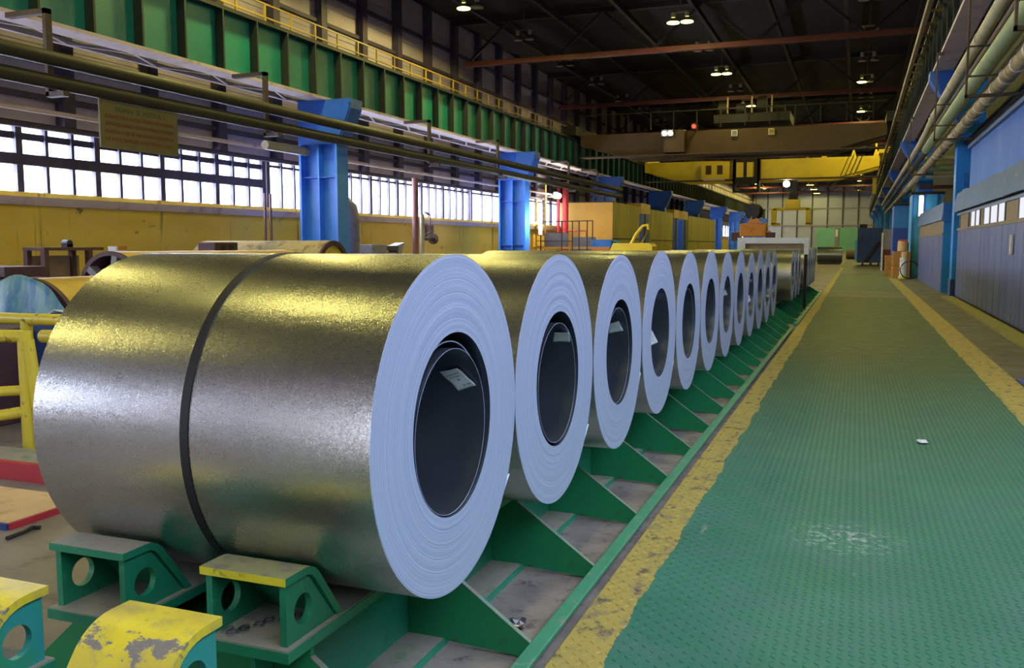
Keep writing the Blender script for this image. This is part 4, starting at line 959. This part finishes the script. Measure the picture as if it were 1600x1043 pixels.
MB().prism([(-7.3, 3.15), (-6.9, 3.7), (-6.75, 3.7), (-6.3, 3.15)], 'y', 65.0, 65.6).build('neck', 'orange', t); MB().box(-7.75, -5.95, 64.8, 65.8, 2.2, 3.12).build('body', 'orange', t, bevel=.08)
for s in (-1, 1): MB().box(-6.85 + s * 1.15 - .3, -6.85 + s * 1.15 + .3, 64.9, 65.7, 1.9, 2.5).build('claw', 'rust_brown', t); MB().box(-6.85 + s * .95 - .2, -6.85 + s * .95 + .2, 64.95, 65.65, 2.3, 2.6).build('arm', 'orange', t)
t = thing('bridge_crane', (-8.5, 84, 9.28), 'bright yellow overhead crane further down the hall', 'crane')
MB().prism(haunch(-18.8, 1.5, 9.2, 7.45, .9), 'y', 84, 85).build('girder', 'crane_yellow', t); MB().prism(haunch(-18.8, 1.5, 9.2, 7.45, .9), 'y', 88, 89).build('girder', 'crane_yellow', t)
MB().box(-6.7, -4.5, 84.0, 89.0, 9.2, 9.75).build('trolley', 'crane_dark', t)
for xa_, xb_ in ((-19.6, -18.7), (1.4, 2.6)): MB().box(xa_, xb_, 82.5, 90.5, 9.29, 9.8).build('end_carriage', 'crane_yellow', t)
for x in (-3.0, -.6, 1.2): MB().prism([(x - .22, 9.2), (x + .22, 9.2), (x + .08, 9.7), (x + .08, 10.6), (x - .08, 10.6), (x - .08, 9.7)], 'y', 84.1, 84.3).build('post', 'crane_yellow', t)
for k in range(4): MB().bar((-1.6 + .35 * k, 83.9, 7.6), (-.9 + .35 * k, 83.9, 9.4), .06).build('cable_loop', 'crane_dark', t)
MB().box(-18.6, 1.4, 83.2, 84.0, 7.36, 7.46).build('walkway', 'hanger', t)
MB().box(1.0, 1.3, 83.9, 84.2, 6.0, 7.5).build('limit_arm', 'crane_yellow', t)
cb = MB().box(-10.6, -8.3, 82.9, 83.0, 7.0, 9.2).box(-10.6, -10.4, 82.9, 84, 6.4, 9.2).box(-8.5, -8.3, 82.9, 84, 6.4, 9.2).box(-10.6, -8.3, 82.9, 84, 6.3, 6.45).build('cab', 'crane_dark', t)
for x in (-10.0, -9.1): MB().box(x - .3, x + .3, 82.85, 82.9, 7.6, 8.9).build('cab_window', 'crane_yellow', t)
MB().box(-13.4, -10.9, 82.9, 83.8, 7.5, 9.0).build('cabinet', 'crane_yellow', t); MB().box(-13.2, -11.3, 82.85, 82.9, 7.35, 7.5).build('tray', 'flange', t)
for x in (-13.0, -12.0): MB().box(x, x + .5, 82.86, 82.9, 7.9, 8.7).build('door', 'crane_brown', t)
rd = thing('signal_lamp', (-11.5, 82.6, 9.6), 'bright red signal lamp over the cabinet of the yellow crane', 'lamp')
for x in (-10.95, -10.6): MB().cyl((x, 82.7, 9.62), (x, 82.55, 9.62), .16, 12).build('glass', 'glow_red', rd)
MB().box(-11.2, -10.4, 82.7, 82.9, 9.4, 9.85).build('housing', 'crane_dark', rd); MB().box(-10.9, -10.7, 82.9, 84.0, 9.2, 9.45).build('arm', 'crane_dark', rd)
t = thing('coil_tongs', (-5.8, 86, 3.4), 'yellow lifting tongs with two long legs under the yellow crane', 'tongs')
MB().box(-6.3, -5.0, 85.6, 86.4, 4.9, 5.7).build('body', 'crane_yellow', t); MB().box(-7.3, -4.2, 85.7, 86.3, 4.75, 5.0).build('crossbeam', 'crane_yellow', t)
for s in (-7.25, -4.25): MB().box(s - .22, s + .22, 85.7, 86.3, 3.5, 4.9).build('leg', 'crane_yellow', t); MB().box(s - .22, s + .22 + (.35 if s < -6 else -.0), 85.7, 86.3, 3.35, 3.6).build('foot', 'crane_yellow', t)
MB().prism([(-6.0, 5.7), (-5.2, 5.7), (-5.4, 6.6), (-5.8, 6.6)], 'y', 85.7, 86.3).build('neck', 'crane_dark', t); MB().box(-5.95, -5.9, 85.95, 86.0, 6.5, 9.2).box(-5.4, -5.35, 85.95, 86.0, 6.5, 9.2).box(-6.0, -5.3, 85.8, 86.2, 6.6, 7.4).build('ropes', 'crane_dark', t)
t = thing('work_lamp', (-6, 85, 7.0), 'dazzling work lamp hanging just above the yellow tongs', 'lamp')
MB().cyl((-6.15, 85.0, 7.05), (-6.15, 84.9, 7.05), .28, 14).build('glass', 'glow_work', t); MB().box(-6.4, -5.9, 85.0, 85.3, 6.8, 7.3).build('housing', 'crane_dark', t); MB().box(-6.2, -6.1, 85.1, 85.2, 7.3, 9.2).build('stem', 'crane_dark', t)

# ================================================================== WALKWAY SIDE: SHEDS, COLUMN, PIPES
SX = 2.93
sh = thing('panel_shed', (SX, 18, 0), 'long shed of blue-grey panels with a window strip and corrugated awning beside the walkway', 'shed')
y = 12.0; k = 0
wds = [.98, 1.02, .74, .95, 1.05, .86, .9, 1.0]
while y < 31.7:
    wd = wds[k % 8]; y2 = min(y + wd, 31.85)
    MB().box(SX, SX + .05 + (.012 if k % 2 else 0), y + .012, y2 - .012, 0.05, 2.08).build('wall_panel', 'shed_panel', sh); y = y2; k += 1
MB().box(SX + .06, SX + .1, 12, 31.85, 0.0, 3.2).build('frame_wall', 'black', sh); MB().box(SX + .06, SX + .4, 12, 31.85, 3.2, 3.24).build('ledge', 'grey_trim', sh); MB().box(SX + .34, SX + .4, 12, 31.85, 3.24, 4.7).build('frame_wall', 'black', sh)
MB().box(SX - .02, SX + .06, 12, 31.85, 2.08, 2.16).build('sill', 'shed_trim', sh)
MB().box(SX - .03, SX + .06, 12, 31.85, 2.56, 2.63).build('lintel', 'grey_trim', sh)
# window strip
edges = [12, 14, 16, 18, 19.3, 20.3, 22.0, 23.1, 24.4, 25.6, 26.3, 27.3, 28.4, 28.9, 31.2]
kinds = ['t', 't', 'l', 't', 'l', 't', 'l', 'l', 'l', 'b', 'l', 'l', 'k', 't']
M['pane_lit'] = emit('lit_frosted_pane', (.78, .82, 1.0, 1), .6)
for a, b, kk in zip(edges[:-1], edges[1:], kinds):
    MB().box(SX + .015, SX + .04, a + .05, b - .05, 2.16, 2.56).build('pane' if kk == 'l' else 'board', {'t': 'tan_board', 'l': 'pane_lit', 'b': 'shed_trim', 'k': 'black'}[kk], sh)
    MB().box(SX - .01, SX + .05, b - .05, b + .05, 2.16, 2.56).build('mullion', 'shed_trim', sh)
# corrugated awning sheets
def corr(x0, x1, ya, yb, z0, z1, pitch, amp):
    """sheet with upright ribs from foot (x0, z0) to head (x1, z1)"""
    m = MB(); n_ = max(2, int((yb - ya) / (pitch / 4)))
    for i in range(n_ + 1):
        yy = ya + (yb - ya) * i / n_; o_ = amp * (1, .4, -1, .4)[i % 4]
        m.v += [(x0 + o_, yy, z0), (x1 + o_, yy, z1), (x0 + o_ + .012, yy, z0), (x1 + o_ + .012, yy, z1)]
    for i in range(n_):
        b = 4 * i; m.f += [(b, b + 4, b + 5, b + 1), (b + 2, b + 3, b + 7, b + 6), (b, b + 2, b + 6, b + 4), (b + 1, b + 5, b + 7, b + 3)]
    return m
y = 12.0
while y < 31.6:
    y2 = min(y + .92, 31.9); corr(SX - .14 + random.uniform(-.015, .015), SX - .02, y + .02, y2 - .02, 2.66, 3.26 + random.uniform(-.03, .03), .30, .036).build('awning_sheet', 'shed_awning', sh); y = y2
y = 12.0
while y < 31.6:
    y2 = min(y + 1.97, 31.9); corr(SX + .29, SX + .29, y + .005, y2 - .005, 3.2, 4.62, .33, .03).build('upper_sheet', 'shed_blue', sh); y = y2
MB().box(SX + .18, SX + .36, 12, 31.9, 4.62, 4.78).build('top_trim', 'grey_trim', sh)
MB().box(SX - .06, SX - .02, 20.6, 20.75, 1.45, 1.85).build('door_handle', 'pipe_white', sh)
MB().box(SX + .1, SX + 2.9, 12, 31.9, 4.78, 4.9).build('roof', 'black', sh)
# blue column of the walkway side
t = thing('steel_column', (3.1, 32.3, 0), 'tall blue column between the two panel sheds', 'column')
MB().box(2.83, 3.60, 32.0, 32.06, 0, 7.1).build('face_plate', 'column_dark', t); MB().box(2.83, 2.90, 32.06, 32.7, 0, 7.1).build('side_plate', 'column_dark', t); MB().box(3.53, 3.60, 32.06, 32.7, 0, 7.1).build('side_plate', 'column_dark', t)
MB().box(3.06, 3.5, 31.98, 32.0, 3.2, 3.9).build('recess_frame', 'blue_box', t); MB().box(2.80, 2.92, 31.9, 32.72, 0, .55).build('foot_guard', 'blue_navy', t)
MB().prism([(2.83, 5.5), (2.83, 7.1), (1.95, 7.1), (1.95, 6.85)], 'y', 32.0, 32.7).build('bracket', 'bracket', t)
for k in range(1, 8):
    y = 32.0 + 20.8 * k
    t = thing('steel_column', (3.1, y + .3, 0), '%s blue column of the walkway side, beyond the tall one' % ORD[k], 'column')
    MB().box(2.83, 3.60, y, y + .06, 0, 7.1).build('face_plate', 'column_dark', t); MB().box(2.83, 2.9, y + .06, y + .7, 0, 7.1).build('side_plate', 'column_dark', t)
    MB().prism([(2.83, 5.5), (2.83, 7.1), (1.95, 7.1), (1.95, 6.85)], 'y', y, y + .7).build('bracket', 'bracket', t)
# second shed
s2 = thing('panel_shed', (2.75, 35, 0), 'second blue-grey panel shed beyond the tall blue column', 'shed')
y = 34.6; k = 0
while y < 47.3:
    y2 = min(y + .95, 47.4); MB().box(2.73, 2.78 + (.01 if k % 2 else 0), y + .012, y2 - .012, 0, 1.98).build('wall_panel', 'shed_panel', s2)
    corr(2.66, 2.72, y + .01, y2 - .01, 2.5, 3.1, .23, .012).build('awning_sheet', 'shed_awning', s2)
    MB().box(2.74, 2.77, y + .02, y2 - .02, 2.06, 2.5).build('board', 'tan_board', s2); y = y2; k += 1
MB().box(2.79, 2.83, 34.6, 47.4, 0, 3.1).build('frame_wall', 'black', s2); MB().box(2.71, 2.8, 34.6, 47.4, 1.98, 2.06).build('sill', 'shed_trim', s2)
MB().box(2.74, 3.05, 34.5, 34.58, 0, 2.45).build('end_panel', 'column_dark', s2); MB().box(2.70, 3.05, 34.42, 34.58, 2.45, 3.08).build('end_box', 'blue_box', s2)
MB().box(2.83, 5.9, 34.6, 47.4, 3.0, 3.1).build('roof', 'grey_box', s2)
# things beyond the sheds
t = thing('blue_cabin', (2.3, 56, 0), 'two-tone blue steel cabin past the second shed', 'cabin')
MB().box(1.86, 2.72, 56, 59, 0, 2.6).build('lower_wall', 'blue_deep', t); MB().box(1.86, 2.72, 56, 59, 2.6, 3.85).build('upper_wall', 'blue_box', t); MB().box(1.80, 2.78, 55.9, 59.1, 3.85, 3.98).build('roof', 'crane_dark', t)
t = thing('blue_cabin', (3.3, 52, 0), 'turquoise blue steel cabin behind the second shed', 'cabin')
MB().box(2.48, 3.9, 49.9, 52.4, 0, 4.15).build('wall', 'blue_light', t); MB().box(2.42, 3.95, 49.8, 52.5, 4.15, 4.28).build('roof', 'crane_dark', t)
for x in (2.48, 3.0, 3.6): MB().box(x, x + .08, 49.84, 49.9, 0, 4.15).build('rib', 'blue_box', t)
t = thing('fluorescent_batten', (3.1, 52, 3.5), 'upright white light strip on the turquoise cabin', 'lamp')
MB().box(2.80, 2.98, 49.6, 49.7, 3.1, 4.05).build('tube', 'glow_tube', t); MB().box(2.78, 2.98, 49.7, 49.9, 3.05, 4.1).build('housing', 'white', t)
for i, (z0, z1, x0, mt, lb, yy) in enumerate([(4.62, 4.78, 2.75, 'pipe_cream', 'cream crosswise pipe behind the tall blue column', 45), (5.0, 5.3, 2.75, 'pipe_sage', 'green crosswise beam over the cream pipe', 46), (4.25, 4.42, 2.6, 'red_steel', 'rust red crosswise beam below the cream pipe', 47), (5.3, 5.5, 2.6, 'white', 'white crosswise tube above the green beam', 44)]):
    tag(MB().cyl((x0, yy, (z0 + z1) / 2), (6.0, yy, (z0 + z1) / 2), (z1 - z0) / 2, 12).build('cross_pipe', mt, smooth=True), lb, 'pipe')
t = thing('control_cabinet', (1.8, 62, 0), 'grey control cabinet with a red lower half beyond the wooden crates', 'cabinet')
MB().box(1.5, 2.2, 62, 62.8, 0, 1.35).build('lower_body', 'red_steel', t); MB().box(1.5, 2.2, 62, 62.8, 1.35, 2.62).build('upper_body', 'grey_box', t); MB().box(1.42, 1.5, 61.9, 62.9, 0, 2.4).build('edge_post', 'white', t)
def crate(name, x0, x1, y0, y1, zt, label, slats):
    t = thing(name, (x0, y0, 0), label, 'crate')
    h = zt / slats
    for k in range(slats): MB().box(x0, x1, y0, y0 + .05, k * h + .02, (k + 1) * h - .02).build('slat', 'wood', t); MB().box(x0, x0 + .05, y0 + .05, y1, k * h + .02, (k + 1) * h - .02).build('slat', 'wood', t)
    MB().box(x0 + .06, x1, y0 + .06, y1, 0.02, zt - .03).build('core', 'wood', t); return t
crate('wooden_crate', 1.66, 2.44, 48.6, 50.4, 1.34, 'big slatted wooden crate beside the walkway, past the second shed', 7)
crate('wooden_crate', 1.40, 1.75, 52.2, 53.4, 1.1, 'small slatted wooden crate behind the big one', 6)
t = thing('bundled_bag', (2.1, 50.2, 1.36), 'pale sack with a red tie standing on the big wooden crate', 'sack')
MB().tube([(2.12, 49.3, 1.33), (2.12, 49.3, 1.5), (2.13, 49.3, 1.75), (2.14, 49.3, 1.8)], .26, 12).build('sack', 'wood_light', t, smooth=True); MB().box(1.95, 2.3, 49.15, 49.45, 1.8, 1.9).build('tie', 'red_pipe', t)
t = thing('white_barrel', (2.1, 47.5, 0), 'white drum on a yellow foot, with a black hoop leaning on it', 'barrel')
MB().cyl((2.12, 47.9, .14), (2.12, 47.9, 1.02), .18, 16).build('drum', 'white', t, smooth=True); MB().cyl((2.12, 47.9, 0), (2.12, 47.9, .14), .24, 16).build('foot', 'yellow_edge', t); MB().cyl((2.16, 47.9, 1.02), (2.16, 47.9, 1.3), .16, 12).build('lid_bundle', 'wood_light', t)
t = thing('black_hoop', (2.4, 47.6, 0), 'black rubber hoop standing against the white drum', 'hoop')
MB().tube([(2.38 + .42 * math.cos(a * math.pi / 12), 47.55, .44 + .42 * math.sin(a * math.pi / 12)) for a in range(25)], .025, 8).build('ring', 'black', t, smooth=True)
t = thing('shipping_container', (1, 76, 0), 'navy blue ribbed container with a stair, at the far end of the walkway', 'container')
MB().box(-.02, 1.78, 76.1, 81, .25, 2.95).build('body', 'blue_navy', t)
for k in range(9): MB().box(.0 + .2 * k, .09 + .2 * k, 76.0, 76.1, .3, 2.9).build('rib', 'blue_navy', t)
MB().bar((.5, 75.9, .3), (1.6, 75.9, 1.9), .12, .2).build('stair', 'crane_dark', t)
for x in (.4, 1.0, 1.55): MB().box(x - .07, x + .07, 75.95, 76.3, 0, .25).build('foot', 'crane_dark', t)
MB().box(.1, .65, 76.5, 77.5, 2.95, 3.25).build('roof_unit', 'crane_dark', t); MB().box(-.2, -.04, 76, 76.1, .4, 2.0).build('side_door', 'blue_light', t)
t = thing('blue_ramp', (1.9, 11.3, 0), 'blue steel plate with a yellow bar on it, beside the walkway edge', 'ramp')
MB().box(1.87, 2.5, 9.6, 12.4, 0, .02).build('plate', 'blue_deep', t); MB().cyl((1.93, 11.75, .07), (2.5, 11.75, .07), .05, 12).build('bar', 'yellow_edge', t)

# pipes over the sheds
def side_pipe(x, z, r, mat, label, y1=95, bands=None, n=14):
    t = thing('overhead_pipe', (x, 8, z), label, 'pipe')
    MB().tube([(x, 8, z), (x, y1, z)], r, n).build('pipe', mat, t, smooth=True)
    if bands:
        bo = MB().cyl((x, 8, z), (x, 8.12, z), r * 1.12, n).build('joint_band', bands[0], t, smooth=True)
        bo.location = (0, 1, 0); yy = 9 + bands[1]
        while yy < min(y1, 60): dup(bo, t, (0, yy - 8, 0)); yy += bands[1]
side_pipe(2.20, 5.84, .125, 'pipe_cream', 'thick cream pipe, highest of the bundle over the sheds', 34, ('pipe_cream', 6.0))
side_pipe(2.36, 5.72, .055, 'tan_board', 'thin tan pipe running between the cream and sage green pipes', 60)
side_pipe(2.30, 5.23, .16, 'pipe_sage', 'thick sage green pipe in the middle of the overhead bundle', 38)
side_pipe(2.62, 5.20, .05, 'pipe_white', 'thin white pipe above the lagged one, over the sheds', 70, ('pipe_white', 1.7))
side_pipe(2.56, 4.85, .14, 'pipe_wrap', 'brown lagged pipe with bands, lowest of the bundle over the sheds', 100, ('pipe_white', 1.35))
side_pipe(2.85, 6.05, .13, 'pipe_sage', 'sage pipe close to the frame corner above the thin white pipe', 24, ('pipe_cream', 3.1))
side_pipe(2.35, 5.3, .12, 'pipe_cream', 'dusty cream pipe continuing the bundle beyond the tall blue column', 100) if False else None
for i, y in enumerate([14.6, 20.8, 29.0, 43.0]):
    h = thing('pipe_hanger', (2.5, y, 4.7), '%s dark hanger frame of the overhead pipe bundle beside the sheds' % ORD[i], 'hanger')
    MB().box(1.93, 1.97, y - .05, y + .05, 4.62, 7.1).build('strip', 'hanger', h); MB().box(1.93, 2.9, y - .05, y + .05, 4.62, 4.68).build('shelf', 'hanger', h)
    MB().box(1.93, 2.85, y - .03, y + .03, 5.03, 5.06).build('shelf', 'hanger', h); MB().box(1.93, 2.6, y - .03, y + .03, 5.62, 5.65).build('shelf', 'hanger', h); MB().box(1.98, 2.1, y - .06, y + .06, 7.02, 7.1).build('arm', 'hanger', h)
t = thing('expansion_loop', (2.1, 34, 5.7), 'cream pipe offset bending down past the first bracket', 'pipe')
MB().tube([(2.2, 34, 5.82), (2.2, 35.2, 5.8), (2.15, 36.0, 5.62), (2.1, 37, 5.5), (2.1, 38.5, 5.47), (2.1, 95, 5.47)], .11, 12).build('pipe', 'pipe_cream', t, smooth=True)
tag(MB().tube([(2.3, 38.05, 5.22), (2.36, 38.6, 5.25), (2.36, 39.5, 5.26), (2.36, 100, 5.26)], .12, 12).build('overhead_pipe', 'pipe_green', smooth=True), 'olive pipe carrying on behind the lagged one down the hall', 'pipe')
# conductor bar along the dark girder
t = thing('conductor_bar', (1.7, 8, 8.6), 'rust brown conductor bar with pale clips along the dark green girder', 'bar')
MB().box(1.66, 1.78, 8, 200, 8.55, 8.80).build('bar', M['shed_trim'], t)
ck = MB().box(1.78, 2.3, 8, 8.08, 8.64, 8.72).build('clip', 'hanger', t); MB().box(1.64, 1.66, 8, 200, 8.6, 8.64).build('wire', 'pipe_white', t)
for k in range(1, 40): dup(ck, t, (0, 1.75 * k, 0))
bpy.context.view_layer.update()
